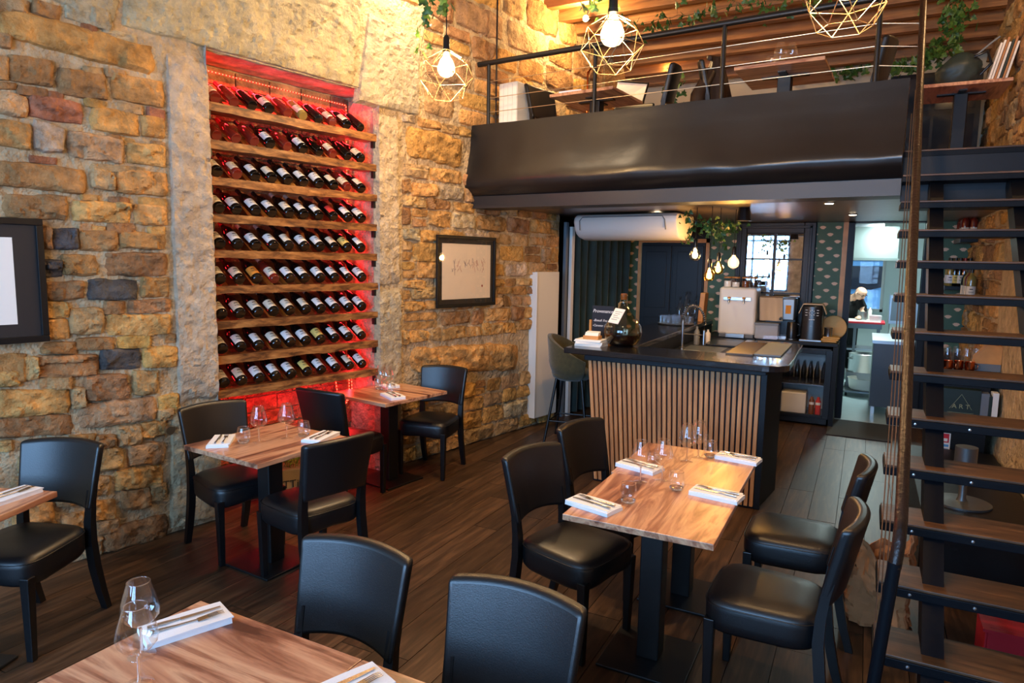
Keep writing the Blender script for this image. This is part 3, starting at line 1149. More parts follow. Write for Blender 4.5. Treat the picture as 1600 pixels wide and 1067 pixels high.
# the bottle, axis along +z, foot at the origin
BP = {'burgundy': [(.0, 0), (.036, 0), (.0405, .006), (.041, .15), (.039, .172), (.03, .198), (.019, .226), (.0145, .248), (.0142, .262)],
      'bordeaux': [(.0, 0), (.034, 0), (.0375, .006), (.038, .18), (.034, .198), (.02, .214), (.0145, .226), (.0142, .262)]}


def make_bottle(shape, glassm, lab, cap, big=1.0):
    e = bpy.data.objects.new('wine_bottle', None)
    e.empty_display_size = .05
    C.objects.link(e)
    G().lathe(BP[shape], 16).build('body', M[glassm], e, smooth=50)
    G().lathe([(.0152, .236), (.0152, .285), (.0162, .286), (.0162, .296), (.0, .297)], 12).build('capsule', M[cap], e, smooth=40)
    if lab:
        r = (.0414 if shape == 'burgundy' else .0384)
        z0, z1 = .03 * big, .03 * big + .085
        g = G()
        A = 1.25
        g.grid(lambda u, v: (r * math.sin(-A + 2 * A * u), -r * math.cos(-A + 2 * A * u), z0 + (z1 - z0) * v), 12, 1)
        l = g.build('label', M[lab], e, smooth=180)
        g = G()
        for (zz, hw, hh) in ((z0 + .055, .35, .008), (z0 + .035, .55, .003), (z0 + .027, .5, .003)):
            g.grid(lambda u, v: ((r + .0004) * math.sin(-hw + 2 * hw * u), -(r + .0004) * math.cos(-hw + 2 * hw * u), zz + hh * v), 6, 1)
        g.build('print', M['ink'], l)
    return e


KINDS = {}


def bottle_kind(key):
    shape = 'bordeaux' if key[0] == 'x' else 'burgundy'
    gm = {'d': 'bottle', 'r': 'rose', 'w': 'whitewine'}[key[1]]
    lab = {'c': 'lab_cream', 'w': 'lab_white', 'o': 'lab_orange', 'y': 'lab_yellow', 'r': 'lab_red', 'n': None}[key[2]]
    cap = {'k': 'cap_black', 'r': 'cap_red', 'g': 'cap_grey'}[key[3]]
    return make_bottle(shape, gm, lab, cap)


RACK = [  # from the bottom shelf up
    ['bdck', 'bdck', 'bdwg', 'bdwk', 'bdwk', 'xdyk', 'xdwk', 'xdwk', 'xdck', 'xdwk'],
    ['bdck', 'bdck', 'bdck', 'bdcg', 'bdcg', 'bdcg', 'bdwg', 'bdwk', 'bdwk', 'bdwk'],
    ['bdck', 'bdck', 'bdok', 'xrcg', 'bdwk', 'bdwk', 'bdwk', 'bdwk', 'xdwk', 'bdwk'],
    ['bdck', 'bdwr', 'bdwg', 'bdwg', 'bdck', 'bdwk', 'bdwk', 'bdck', 'bdyk', 'bdwk'],
    ['bdcr', 'bdwk', 'bdwk', 'bdwk', 'bdcg', 'bdwg', 'bdwk', 'xdrk', 'bdwk', 'bdwk'],
    ['bdck', 'brck', 'bdwk', 'bdck', 'bdwk', 'bdwk', 'bdwk', 'bdck', 'xrck', 'bdck'],
    ['xrnr', 'xrnr', 'xrnk', 'bdwk', 'xrnk', 'bdwk', 'xdnk', 'xrck', 'xdnk', 'bdck'],
    ['brcr', 'xrnr', 'xdnr', 'bdcr', 'xrng', 'xwcr', 'xdnr', 'xrcr', 'bdcr', 'xdnr']]
RACK.insert(1, ['bdck', 'bdwk', 'bdwk', 'bdck', 'bdwk', 'bdwk', 'bdyk', 'bdwk', 'bdwk', 'xdck'])
GN = {'d': 'dark', 'r': 'pink rosé', 'w': 'pale white'}
LN = {'c': 'cream label', 'w': 'white label', 'o': 'orange label', 'y': 'yellow label', 'r': 'red label', 'n': 'no label'}
CN = {'k': 'black', 'r': 'red', 'g': 'pale'}
TB = math.radians(-58)
for k, z in enumerate(SH):
    for q, key in enumerate(RACK[k]):
        if key not in KINDS:
            KINDS[key] = bottle_kind(key)
            e = KINDS[key]
        else:
            e = copy_tree(KINDS[key])
        s = RS0 + .085 + q * (RS1 - RS0 - .215) / 9
        big = 1.0
        # lie with the foot at the front edge, neck up and back into the wall
        R = Matrix.Rotation(PI / 2 - WA, 4, 'Z') @ Matrix.Rotation(TB + rs.uniform(-.03, .03), 4, 'X') @ Matrix.Rotation(rs.uniform(-.25, .25) , 4, 'Z')
        e.matrix_world = Matrix.Translation(wl(s + rs.uniform(-.006, .006), -.03, z + .0405)) @ R
        nm = ORD[k] + (' shelf' if k in (0, 8) else ' shelf from the bottom')
        tag(e, '%s wine bottle with %s and %s neck, on %s' % (GN[key[1]], LN[key[2]], CN[key[3]], nm), 'wine bottle', 'wine bottles on the %s of the niche' % nm)

# red LED strips: along the top and down both back corners
ls = thing('led_strip', 'glowing red LED strip running round the wine niche', 'light strip', wl(1.5, -RD, 3.1))
base = wl(1.5, -RD, 3.1)
paths = [[wl(RS0 + .04, -RD + .03, 3.15), wl(RS1 - .03, -RD + .03, 3.13)], [wl(RS1 - .03, -RD + .03, 3.13), wl(RS1 - .03, -RD + .03, .62), wl(RS1 - .1, -RD + .05, .56)],
         [wl(RS0 + .03, -RD + .03, 3.1), wl(RS0 + .03, -RD + .03, .6)],
         [wl(RS1 - .22, -.30, .84), wl(RS1 - .2, -.28, .62), wl(RS1 - .14, -.26, .58), wl(RS1 - .07, -.26, .66), wl(RS1 - .06, -.28, .84)]]
for pth in paths:
    G().tube([p - base for p in pth], .004, 5).build('tape', M['led'], ls)
g = G()
for pth in paths[:2] + paths[3:]:
    for a, b in zip(pth, pth[1:]):
        n = max(1, int((b - a).length / .026))
        for i in range(n):
            c_ = a.lerp(b, (i + .5) / n) - base + WN * .004
            g.lathe([(0, -.005), (.005, 0), (0, .005)], 6, c=c_)
o = g.build('led_beads', M['ledbead'], ls, kind='stuff')


def red_area(loc, tgt, sx, sy, w):
    o = area('led_light', loc, tgt, sx, sy, w, (1, .012, .02))
    o.parent = None
    return o


red_area(wl(1.54, -RD + .05, 3.12), wl(1.54, .0, 2.75), 1.35, .02, 13)
o = red_area(wl(RS1 - .05, -RD + .06, 1.85), wl(RS1 - .3, .1, 1.85), .02, 2.3, 13)
o = red_area(wl(RS0 + .05, -RD + .06, 1.85), wl(RS0 + .3, .1, 1.85), .02, 2.3, 13)
red_area(wl(1.54, -.2, .84), wl(1.54, -.25, 0), 1.2, .02, 8)

# ------------------------------------------------------------------ pictures
p1 = thing('picture_frame', 'black framed picture with dark mat and blank white sheet on stone wall', 'picture', wl(-.55, .055, 1.69), PI / 2 - WA)
# local x along the wall, local -y into the room
g = G()
fw_, fh_ = .375, .34
g.box(-fw_, fw_, -.02, .0, fh_ - .035, fh_).box(-fw_, fw_, -.02, .0, -fh_, -fh_ + .035).box(-fw_, -fw_ + .035, -.02, 0, -fh_ + .035, fh_ - .035).box(fw_ - .035, fw_, -.02, 0, -fh_ + .035, fh_ - .035)
g.build('frame', M['blackpaint'], p1, bevel=.003)
G().box(-fw_ + .03, fw_ - .03, -.006, .004, -fh_ + .03, fh_ - .03).build('mat_board', M['matboard'], p1)
G().box(-fw_ + .12, fw_ - .145, -.008, -.005, -fh_ + .105, fh_ - .105).build('sheet', M['paper'], p1)
p2 = thing('picture_frame', 'black framed sketch of small red and violet figures on stone wall', 'picture', wl(3.315, .07, 1.735), PI / 2 - WA)
fw_, fh_ = .418, .335
g = G()
g.box(-fw_, fw_, -.02, .0, fh_ - .03, fh_).box(-fw_, fw_, -.02, .0, -fh_, -fh_ + .03).box(-fw_, -fw_ + .03, -.02, 0, -fh_ + .03, fh_ - .03).box(fw_ - .03, fw_, -.02, 0, -fh_ + .03, fh_ - .03)
g.build('frame', M['blackpaint'], p2, bevel=.003)
G().box(-fw_ + .028, fw_ - .028, -.006, .004, -fh_ + .028, fh_ - .028).build('mat_board', M['matboard'], p2)
sh_ = G().box(-fw_ + .075, fw_ - .075, -.008, -.005, -fh_ + .075, fh_ - .075).build('sheet', M['art'], p2)
rd = random.Random(5)
for mm, cx in (('inkviolet', -.2), ('inkred', -.12), ('inkviolet', -.03), ('inkviolet', .05), ('inkred', .12), ('inkred', .22)):
    g = G()
    for q in range(7):
        a = Vector((cx + rd.uniform(-.03, .03), -.0085, .08 + rd.uniform(-.05, .05)))
        b = a + Vector((rd.uniform(-.03, .03), 0, -rd.uniform(.02, .07)))
        w = rd.uniform(.002, .005)
        g.add([a, a + Vector((w, 0, 0)), b + Vector((w, 0, 0)), b], [(0, 1, 2, 3)])
    g.build('drawn_figure', M[mm], sh_)
G().lathe([(.012, 0), (.0, .001)], 12, M=Matrix.Translation((.22, -.0085, -.14)) @ Matrix.Rotation(PI / 2, 4, 'X')).build('red_seal', M['inkred'], sh_)
G().box(-fw_ + .03, fw_ - .03, -.014, -.012, -fh_ + .03, fh_ - .03).build('pane', M['pane'], p2)

# ------------------------------------------------------------------ radiator, white boards, curtain
rad = thing('radiator', 'tall flat cream radiator panel on stone wall by the green stool', 'radiator', wl(4.64, .06, .1), PI / 2 - WA)
G().box(-.215, .215, -.035, .0, 0, 1.63).build('front_plate', M['cream'], rad, bevel=.006)
G().box(-.225, -.205, -.045, .055, .005, 1.625).build('side_plate', M['white'], rad, bevel=.003)
for zz in (.3, 1.3):
    G().box(-.06, .06, 0, .065, zz, zz + .05).build('bracket', M['white'], rad)
bd = thing('folding_panel', 'narrow white folded panel standing beside the teal curtain', 'panel', wl(5.12, .0, 0), PI / 2 - WA)
G().box(-.05, .0, -.03, .01, 0, 2.3).build('leaf', M['plasticgrey'], bd, bevel=.003)
G().box(.03, .09, -.06, -.02, 0, 2.25).build('leaf', M['white'], bd, bevel=.003)
cu = thing('curtain', 'dark teal velvet curtain hanging in folds beside the white panel', 'curtain', (0, 0, 0))


def curt(u, v):
    s = 5.28 + 1.25 * u
    return wl(s, .02 + .05 * math.sin(u * 46) + .015 * math.sin(u * 17 + v * 3), .03 + 2.3 * v)


G().slab(lambda u, v: curt(u, v), lambda u, v: curt(u, v) - WN * .012, 90, 4).build('drape', M['teal'], cu, smooth=60)
G().tube([wl(5.22, .02, 2.345), wl(6.6, .02, 2.345)], .012, 8).build('curtain_rod', M['blackmetal'], cu)

# ------------------------------------------------------------------ chairs
def backpt(u, v, off):
    """curved, slightly leaning backrest; u across, v up, off to the rear"""
    wdt = .202 + .022 * v
    X = (2 * u - 1)
    zt = .895 - .012 * X * X
    zb = .555 + .02 * (1 - X * X)
    # rounded upper corners
    zz = zb + (zt - zb) * v
    y = .175 + .085 * (zz - .5) / .4 + .045 * (1 - X * X) + off
    return Vector((X * wdt, y, zz))


def make_chair():
    t = thing('dining_chair', 'x', 'chair')
    # seat: padded, wider at the front, skirt curving under
    ring = []
    N = 40
    for i in range(N):
        a = 2 * PI * i / N
        ca, sa = math.cos(a), math.sin(a)
        ex = .42
        X = math.copysign(abs(ca) ** ex, ca)
        Y = math.copysign(abs(sa) ** ex, sa)
        hw = .232 - .03 * (Y + 1) / 2
        ring.append((X * hw, Y * .225 - .01))
    prof_ = [(.0, .497), (.5, .497), (.85, .490), (.955, .477), (.992, .458), (1.0, .44), (1.0, .40), (.99, .365), (.95, .352), (.0, .352)]
    vs, fs = [], []
    for (k, z) in prof_:
        for (x_, y_) in ring:
            zz = z
            if z < .41:        # lower edge rises between the legs
                zz += .018 * (1 - abs(x_ / .23)) * (1 if abs(y_) > .15 else .3)
            vs.append((x_ * k, y_ * k, zz))
    for r_ in range(len(prof_) - 1):
        for i in range(N):
            j = (i + 1) % N
            fs.append((r_ * N + i, r_ * N + j, (r_ + 1) * N + j, (r_ + 1) * N + i)[::-1])
    s = G().add(vs, fs).build('seat', M['leather'], t, smooth=70)
    G().tube([(x_ * 1.003, y_ * 1.003, .462) for x_, y_ in ring], .003, 5, closed=True).build('piping', M['leather'], s, smooth=180)
    G().slab(lambda u, v: backpt(1 - u, v, .05), lambda u, v: backpt(1 - u, v, 0), 16, 8).build('backrest', M['leather'], t, smooth=60, bevel=.018, seg=4)
    for sx in (-1, 1):
        G().hexa([(sx * .195 - .016, -.213, 0), (sx * .195 + .016, -.213, 0), (sx * .195 + .016, -.181, 0), (sx * .195 - .016, -.181, 0)],
                 [(sx * .2 - .022, -.222, .40), (sx * .2 + .022, -.222, .40), (sx * .2 + .022, -.178, .40), (sx * .2 - .022, -.178, .40)]).build('leg', M['legwood'], t, bevel=.004)
        # rear leg sweeps back to the floor and carries the backrest
        pts = [(.19, .29, 0), (.19, .255, .12), (.188, .225, .26), (.186, .21, .4), (.186, .212, .5), (.188, .224, .6), (.19, .236, .66)]
        vs, fs = [], []
        for i, (x_, y_, z) in enumerate(pts):
            w = .017 + .004 * math.sin(PI * min(1, i / 5))
            for (a, b) in ((-1, -1), (1, -1), (1, 1), (-1, 1)):
                vs.append((sx * x_ + a * w, y_ + b * w, z))
        for i in range(len(pts) - 1):
            for j in range(4):
                fs.append((i * 4 + j, i * 4 + (j + 1) % 4, (i + 1) * 4 + (j + 1) % 4, (i + 1) * 4 + j))
        fs += [(3, 2, 1, 0), tuple(len(vs) - 4 + j for j in range(4))]
        G().add(vs, fs).build('leg', M['legwood'], t, smooth=40)
    return t


chair0 = make_chair()
CH = [((-3.5, 1.68), 21, 'black leatherette dining chair at the small table under the blank white picture', None),
      ((-3.45, 2.88), 76, 'black leatherette dining chair against the grey stone jamb of the wine niche', None),
      ((-2.73, 2.80), -104, 'black leatherette dining chair in front of the planter, seen from behind', None),
      ((-3.48, 3.95), 180, 'black leatherette dining chair backed up against the red lit niche', None),
      ((-3.27, 4.80), 10, 'black leatherette dining chair below the framed sketch', None),
      ((-1.45, 1.415), 2, 'black leatherette dining chair pushed in behind two foreground wine glasses', None),
      ((-.85, 1.405), 0, 'black leatherette dining chair in the foreground, beside its twin behind the wine glasses', None),
      ((-1.19, 3.0), 76, 'black leatherette dining chair across the long table from stairs, farther from bar', None),
      ((-1.19, 3.67), 76, 'black leatherette dining chair across the long table from stairs, next to bar', None),
      ((-.27, 2.93), -92, 'black leatherette dining chair beside the stairs, farther from the bar', None),
      ((-.235, 3.69), -91, 'black leatherette dining chair beside the stairs, nearer the bar', None)]
first = True
for (xy, a, lab, grp) in CH:
    o = chair0 if first else copy_tree(chair0)
    first = False
    o.location = (xy[0], xy[1], 0)
    o.rotation_euler = (0, 0, math.radians(a))
    o['label'] = lab
    o['group'] = grp or 'black dining chairs downstairs'

# ------------------------------------------------------------------ tables


def make_table(w, d, matkey):
    t = thing('bistro_table', 'x', 'table')
    G().box(-w / 2, w / 2, -d / 2, d / 2, .722, .75).build('table_top', M[matkey], t, bevel=.003)
    G().box(-.052, .052, -.052, .052, .012, .715).build('column', M['blackmetal'], t, bevel=.006)
    G().box(-.2, .2, -.2, .2, 0, .014).build('base_plate', M['blackmetal'], t, bevel=.004)
    sp_ = G().box(-.18, .18, -.03, .03, .712, .722).box(-.03, .03, -.18, .18, .712, .722).build('top_bracket', M['blackmetal'], t)
    return t


ta = make_table(.65, .68, 'table')
tb = make_table(.66, .70, 'table2')
TB_ = [(ta, (-.785, 2.985), 0, 'square walnut bistro table, far end from bar, of the pair before the slatted bar'),
       (ta, (-.80, 3.668), 0, 'square walnut bistro table touching another, nearest the slatted bar front'),
       (ta, (-3.10, 2.84), -4, 'square walnut bistro table between the stone jamb and the planter'),
       (tb, (-3.44, 4.43), -9, 'square walnut bistro table beside the red lit wine niche'),
       (ta, (-3.44, 1.29), 21, 'square walnut bistro table under the blank white picture'),
       (tb, (-1.49, 1.02), 0, 'pale walnut bistro table in the foreground with two wine glasses'),
       (tb, (-.828, 1.02), 0, 'pale walnut bistro table pushed up beside the two wine glasses table')]
seen = set()
for (src, xy, a, lab) in TB_:
    o = src if src.name not in seen else copy_tree(src)
    seen.add(src.name)
    o.location = (xy[0], xy[1], 0)
    o.rotation_euler = (0, 0, math.radians(a))
    o['label'] = lab
    o['group'] = 'walnut bistro tables downstairs'
# ------------------------------------------------------------------ table settings


def make_napkin():
    g = G()

    def top(u, v):
        return Vector((-.06 + .12 * u, -.115 + .23 * v, .016 + .003 * math.sin(PI * u) + .0012 * noise.noise(Vector((u * 4, v * 7, 1)))))
    o = G().slab(top, lambda u, v: Vector((-.061 + .122 * u, -.116 + .232 * v, 0)), 8, 12).build('napkin', M['cloth'], None, smooth=50)
    f = G().slab(lambda u, v: Vector((-.058 + .118 * u, -.112 + .226 * v, .020 + .002 * math.sin(PI * v))), lambda u, v: Vector((-.058 + .118 * u, -.112 + .226 * v, .0165)), 4, 8).build('folded_flap', M['cloth'], o, smooth=50)
    f.location = (.004, .005, 0)
    f.rotation_euler = (0, 0, .03)
    return o


def make_knife():
    g = G()
    pts = []
    o = thing('table_knife', 'x', 'knife')
    G().slab(lambda u, v: Vector((-.008 + .016 * u * (1 - .55 * v * v) + .002 * v, -.01 + .115 * v, .004)), lambda u, v: Vector((-.008 + .016 * u * (1 - .55 * v * v) + .002 * v, -.01 + .115 * v, .001)), 2, 8).build('blade', M['cutlery'], o)
    G().tube([(0, -.012, .004), (0, -.05, .005), (0, -.098, .005)], [.0035, .0052, .0058], 8).build('handle', M['cutlery'], o, smooth=60)
    return o


def make_fork():
    o = thing('table_fork', 'x', 'fork')
    G().tube([(0, .03, .004), (0, -.03, .004), (0, -.098, .005)], [.003, .0032, .0062], 8).build('handle', M['cutlery'], o, smooth=60)
    g = G()
    g.slab(lambda u, v: Vector((-.0115 + .023 * u, .028 + .03 * v, .003 + .003 * v)), lambda u, v: Vector((-.0115 + .023 * u, .028 + .03 * v, .0015 + .003 * v)), 2, 3)
    g.build('head', M['cutlery'], o)
    for k in range(4):
        x_ = -.0095 + k * .0063
        G().tube([(x_, .056, .005), (x_, .085, .008), (x_, .102, .007)], [.0017, .0015, .0008], 6).build('tine', M['cutlery'], o)
    return o


def make_wineglass():
    o = thing('wine_glass', 'x', 'wine glass')
    G().shell([(.029, .213), (.036, .19), (.0455, .158), (.0505, .132), (.048, .116), (.035, .1), (.015, .086), (.0045, .078)], 28).build('bowl', M['glass'], o, smooth=180)
    G().shell([(.0045, .08), (.0035, .06), (.0035, .02), (.006, .008)], 12).build('stem', M['thickglass'], o, smooth=180)
    G().shell([(.006, .008), (.02, .0035), (.0355, .0015), (.036, 0.0)], 28).build('foot', M['glass'], o, smooth=180)
    G().tube([(.029 * math.cos(a), .029 * math.sin(a), .213) for a in [2 * PI * i / 24 for i in range(24)]], .0013, 6, closed=True).build('rim', M['thickglass'], o, smooth=180)
    return o


def make_tumbler():
    o = thing('water_tumbler', 'x', 'tumbler')
    G().shell([(.0, .004), (.022, .0), (.034, .012), (.0395, .034), (.0395, .055), (.036, .078), (.032, .095)], 28).build('bowl', M['glass'], o, smooth=180)
    G().lathe([(.0, .0045), (.021, .001), (.032, .011), (.0345, .017), (.02, .0135), (0, .0125)], 24).build('base', M['thickglass'], o, smooth=180)
    G().tube([(.032 * math.cos(a), .032 * math.sin(a), .095) for a in [2 * PI * i / 24 for i in range(24)]], .0013, 6, closed=True).build('rim', M['thickglass'], o, smooth=180)
    return o


nap0, kn0, fk0, wg0, tu0 = make_napkin(), make_knife(), make_fork(), make_wineglass(), make_tumbler()
nap0['category'] = 'napkin'
_used = set()


def inst(src, loc, rz, label, group):
    o = copy_tree(src) if src.name in _used else src
    _used.add(src.name)
    o.location = loc
    o.rotation_euler = (0, 0, rz)
    o['label'] = label
    o['group'] = group
    return o


TZ = .7502
SET = [  # napkin xy, angle, where
    ((-1.02, 2.79), 75, 'the long table before the slatted bar'), ((-.56, 3.22), 82, 'the long table before the slatted bar'),
    ((-1.01, 3.46), 75, 'the long table before the slatted bar'), ((-.57, 3.90), 82, 'the long table before the slatted bar'),
    ((-3.31, 2.67), 40, 'the table between jamb and planter'), ((-2.88, 3.04), 10, 'the table between jamb and planter'),
    ((-3.28, 4.27), 60, 'the table beside the red niche'), ((-3.60, 4.62), 60, 'the table beside the red niche'),
    ((-1.72, 1.24), -22, 'the foreground table'), ((-1.1, 1.22), -22, 'the foreground table'),
    ((-3.34, 1.56), 10, 'the table under the blank picture')]
for (xy, a, wh) in SET:
    rz = math.radians(a)
    extra = {(-1.72, 1.24): ', beside two wine glasses', (-1.1, 1.22): ', beside a single tumbler'}.get(xy, '')
    inst(nap0, (xy[0], xy[1], TZ), rz, 'folded white cloth napkin lying on %s%s' % (wh, extra), 'napkins on ' + wh)
    c_, s_ = math.cos(rz), math.sin(rz)
    for src, off, nm in ((kn0, -.014, 'knife'), (fk0, .022, 'fork')):
        ra = rz + rs.uniform(-.06, .06)
        inst(src, (xy[0] + c_ * off, xy[1] + s_ * off, TZ + .0218), ra, 'steel %s resting on a white napkin, %s' % (nm, wh), '%ss on %s' % (nm, wh))
for (xy, wh) in (((-.94, 3.24), 'the long table before the slatted bar'), ((-.85, 3.32), 'the long table before the slatted bar'), ((-.82, 3.72), 'the long table before the slatted bar'),
                 ((-.78, 3.83), 'the long table before the slatted bar'), ((-3.14, 2.80), 'the table between jamb and planter'), ((-3.06, 2.94), 'the table between jamb and planter'),
                 ((-3.45, 4.42), 'the table beside the red niche'), ((-3.53, 4.45), 'the table beside the red niche'), ((-1.585, 1.005), 'the foreground table'), ((-1.70, 1.09), 'the foreground table')):
    inst(wg0, (xy[0], xy[1], TZ), rs.uniform(0, 3), 'clear stemmed wine glass on %s' % wh, 'wine glasses on ' + wh)
for (xy, wh) in (((-.90, 2.92), 'the long table before the slatted bar'), ((-.75, 3.21), 'the long table before the slatted bar'), ((-.72, 3.87), 'the long table before the slatted bar'), ((-.93, 3.44), 'the long table before the slatted bar'),
                 ((-3.19, 2.73), 'the table between jamb and planter'), ((-3.00, 3.02), 'the table between jamb and planter'),
                 ((-3.36, 4.35), 'the table beside the red niche'), ((-3.58, 4.47), 'the table beside the red niche'), ((-1.06, 1.06), 'the foreground table')):
    inst(tu0, (xy[0], xy[1], TZ), rs.uniform(0, 3), 'clear round water tumbler on %s' % wh, 'tumblers on ' + wh)

# ------------------------------------------------------------------ planter with fern
pl = thing('planter_bag', 'beige fabric planter with black lettering behind the table by the niche', 'planter', (-3.72, 3.62, 0), math.radians(62))
g = G()
g.slab(lambda u, v: Vector((-.13 + .26 * u, -.11 + .006 * math.sin(u * 9 + v * 5), .30 * v)), lambda u, v: Vector((-.125 + .25 * u, .11, .29 * v)), 10, 6)
g.build('bag', M['jute'], pl, smooth=50, bevel=.01)
text_mesh('lettering', 'ITTiNG', .082, Matrix.Translation((-.125, -.1195, .165)) @ Matrix.Rotation(PI / 2, 4, 'X'), M['ink'], pl)
fe = thing('fern', 'yellow green fern growing from the lettered fabric planter', 'fern', (-3.72, 3.62, .25))
rf = random.Random(9)
g = G()
for i in range(34):
    a = rf.uniform(0, 2 * PI)
    L = rf.uniform(.2, .36)
    up = rf.uniform(.18, .34)
    base_ = Vector((rf.uniform(-.06, .06), rf.uniform(-.06, .06), 0.02))
    dr = Vector((math.cos(a), math.sin(a), 0))
    sd = Vector((-dr.y, dr.x, 0))
    P_ = [base_ + dr * L * t * .8 + Vector((0, 0, up * math.sin(t * 2.2) * .8)) for t in [k / 9 for k in range(10)]]
    g.tube(P_, .0018, 4)
    for k in range(2, 10):
        w = .045 * math.sin(PI * (k / 10)) + .008
        for sg in (-1, 1):
            c0 = P_[k]
            tip = c0 + sd * sg * w + dr * w * .35 - Vector((0, 0, w * .35))
            mid = c0 + (tip - c0) * .5
            g.add([c0, mid + dr * .009, tip, mid - dr * .007], [(0, 1, 2, 3)])
g.build('fronds', M['fern'], fe, kind='stuff')
o_ = pl.location

# ------------------------------------------------------------------ bar
bar = thing('bar_counter', 'black bar counter with a front of upright oak slats', 'bar', (-1.3, 5.3, 0))
L_ = lambda x_: x_ + 1.3
g = G()
g.hexa([(L_(-1.95), 0, 0), (L_(-.615), -.02, 0), (L_(-.55), .53, 0), (L_(-1.95), .53, 0)], [(L_(-2.03), 0, 1.08), (L_(-.615), -.02, 1.08), (L_(-.55), .53, 1.08), (L_(-2.03), .53, 1.08)])
g.build('body', M['nightblue'], bar, bevel=.004)
NS = 33
for i in range(NS):
    t = i / (NS - 1)
    xt = L_(-2.005 + 1.345 * t)
    xb = xt + .085 * (1 - t)
    yb = -.0 - .02 * t
    w = .0135
    G().hexa([(xb - w, yb - .022, .02), (xb + w, yb - .022, .02), (xb + w, yb + .004, .02), (xb - w, yb + .004, .02)],
             [(xt - w, yb - .022, 1.03), (xt + w, yb - .022, 1.03), (xt + w, yb + .004, 1.03), (xt - w, yb + .004, 1.03)]).build('slat', M['slat'], bar, bevel=.0015)
G().box(L_(-2.05), L_(-.61), -.035, .0, 1.032, 1.08).build('top_rail', M['nightblue'], bar, bevel=.003)
G().box(L_(-.645), L_(-.60), -.03, .0, 0, 1.04).build('corner_post', M['nightblue'], bar, bevel=.003)
# counters behind
lw = thing('sink_counter', 'low dark work counter with sink behind the slatted bar', 'counter', (-1.44, 7.1, 0))
G().box(-.3, .32, -1.26, 1.33, 0, .93).build('carcass', M['nightblue'], lw)
G().box(-.3, .34, -1.26, 1.33, .93, .96).build('worktop', M['blackpaint'], lw, bevel=.004)
G().box(-.22, .18, -.1, .35, .955, .963).build('sink', M['darksteel'], lw, bevel=.003)
lg = thing('side_counter', 'raised dark side counter running back from bar to the wall', 'counter', (-2.0, 7.3, 0))
G().box(-.2, .25, -1.45, 1.72, 0, 1.08).build('carcass', M['nightblue'], lg)
bt = thing('worktop', 'glossy black U shaped worktop with rounded corner over the bar', 'worktop', (0, 0, 0))
out = [(-2.22, 5.22), (-.62, 5.10)]
for a in range(-80, 11, 15):
    out.append((-.60 + .15 * math.cos(math.radians(a)), 5.27 + .17 * math.sin(math.radians(a))))
out += [(-.45, 5.6), (-.47, 6.3)]
for a in range(0, 91, 15):
    out.append((-.66 + .19 * math.cos(math.radians(a)), 6.62 + .18 * math.sin(math.radians(a))))
out += [(-.98, 6.8), (-.98, 5.66), (-1.74, 5.66), (-1.74, 9.02), (-2.24, 9.02)]
M['bartop'] = plain('glossy black bar top', sr(24, 24, 27), .22, bump=.04, bscale=20, coat=.3)
G().prism(out, 1.082, 1.13).build('slab', M['bartop'], bt, bevel=.006)
G().box(-.97, -.92, 6.6, 6.78, 0, 1.082).build('support', M['blackpaint'], bt)
# back counter, fridge
bc = thing('back_counter', 'black counter along the mirror wall with fridge bay', 'counter', (-.7, 8.78, 0))
G().box(-.42, .47, -.3, .3, .93, .975).build('worktop', M['blackpaint'], bc, bevel=.006)
G().box(.42, .47, -.3, .3, 0, .93).build('side_panel', M['nightblue'], bc)
G().box(-.42, -.2, -.28, .3, 0, .93).build('carcass', M['nightblue'], bc)
bw = thing('back_worktop', 'dark worktop under the white tap machine on the mirror wall', 'counter', (-1.43, 8.78, 0))
G().box(-.3, .3, -.3, .3, .93, .972).build('worktop', M['blackpaint'], bw, bevel=.004)
G().box(-.3, .3, -.28, .3, 0, .93).build('carcass', M['nightblue'], bw)
fr_ = thing('glass_door_fridge', 'black under counter fridge with glass door and bottles inside', 'fridge', (-.57, 8.8, 0))
G().box(-.3, -.27, -.3, .28, .02, .9).box(.27, .3, -.3, .28, .02, .9).box(-.3, .3, -.3, .28, .02, .1).box(-.3, .3, -.3, .28, .86, .9).box(-.3, .3, .25, .28, .02, .9).build('cabinet', M['plasticdark'], fr_)
G().box(-.27, .27, -.26, .25, .46, .468).build('wire_shelf', M['steel'], fr_)
G().box(-.265, .265, .235, .249, .1, .86).build('inner_back', M['white'], fr_)
d_ = G().box(-.29, -.24, -.335, -.302, .09, .89).box(.22, .29, -.335, -.302, .09, .89).box(-.24, .22, -.335, -.302, .84, .89).box(-.24, .22, -.335, -.302, .09, .13).build('door', M['plasticdark'], fr_, bevel=.003)
G().box(-.24, .22, -.32, -.316, .13, .84).build('pane', M['pane'], d_)
bot0 = None
for i in range(7):
    for j in range(2):
        o = G().lathe([(.0, 0), (.03, 0), (.032, .01), (.032, .15), (.014, .22), (.012, .26), (0, .262)], 12).build('water_bottle', M['glass'] if True else None, None, smooth=50) if bot0 is None else copy_tree(bot0)
        bot0 = bot0 or o
        o.location = (-.80 + i * .072, 8.62 + j * .12, .4685)
        tag(o, 'clear glass bottle standing on the wire shelf of the fridge', 'bottle', 'clear bottles in the fridge')
for k, (xx, mm, lb) in enumerate(((-.47, 'brown', 'small bottle of dark brown drink at fridge bottom'), (-.40, 'lab_red', 'small bottle of reddish drink at fridge bottom'))):
    o = G().lathe([(0, 0), (.03, 0), (.031, .01), (.031, .17), (.016, .2), (.014, .22), (0, .222)], 14).build('juice_bottle', M[mm], None, smooth=50)
    o.location = (xx, 8.58, .1005)
    tag(o, lb, 'bottle')
    G().grid(lambda u, v: (.0314 * math.sin(-1 + 2 * u), -.0314 * math.cos(-1 + 2 * u), .13 + .03 * v), 8, 1).build('label', M['lab_white'], o)
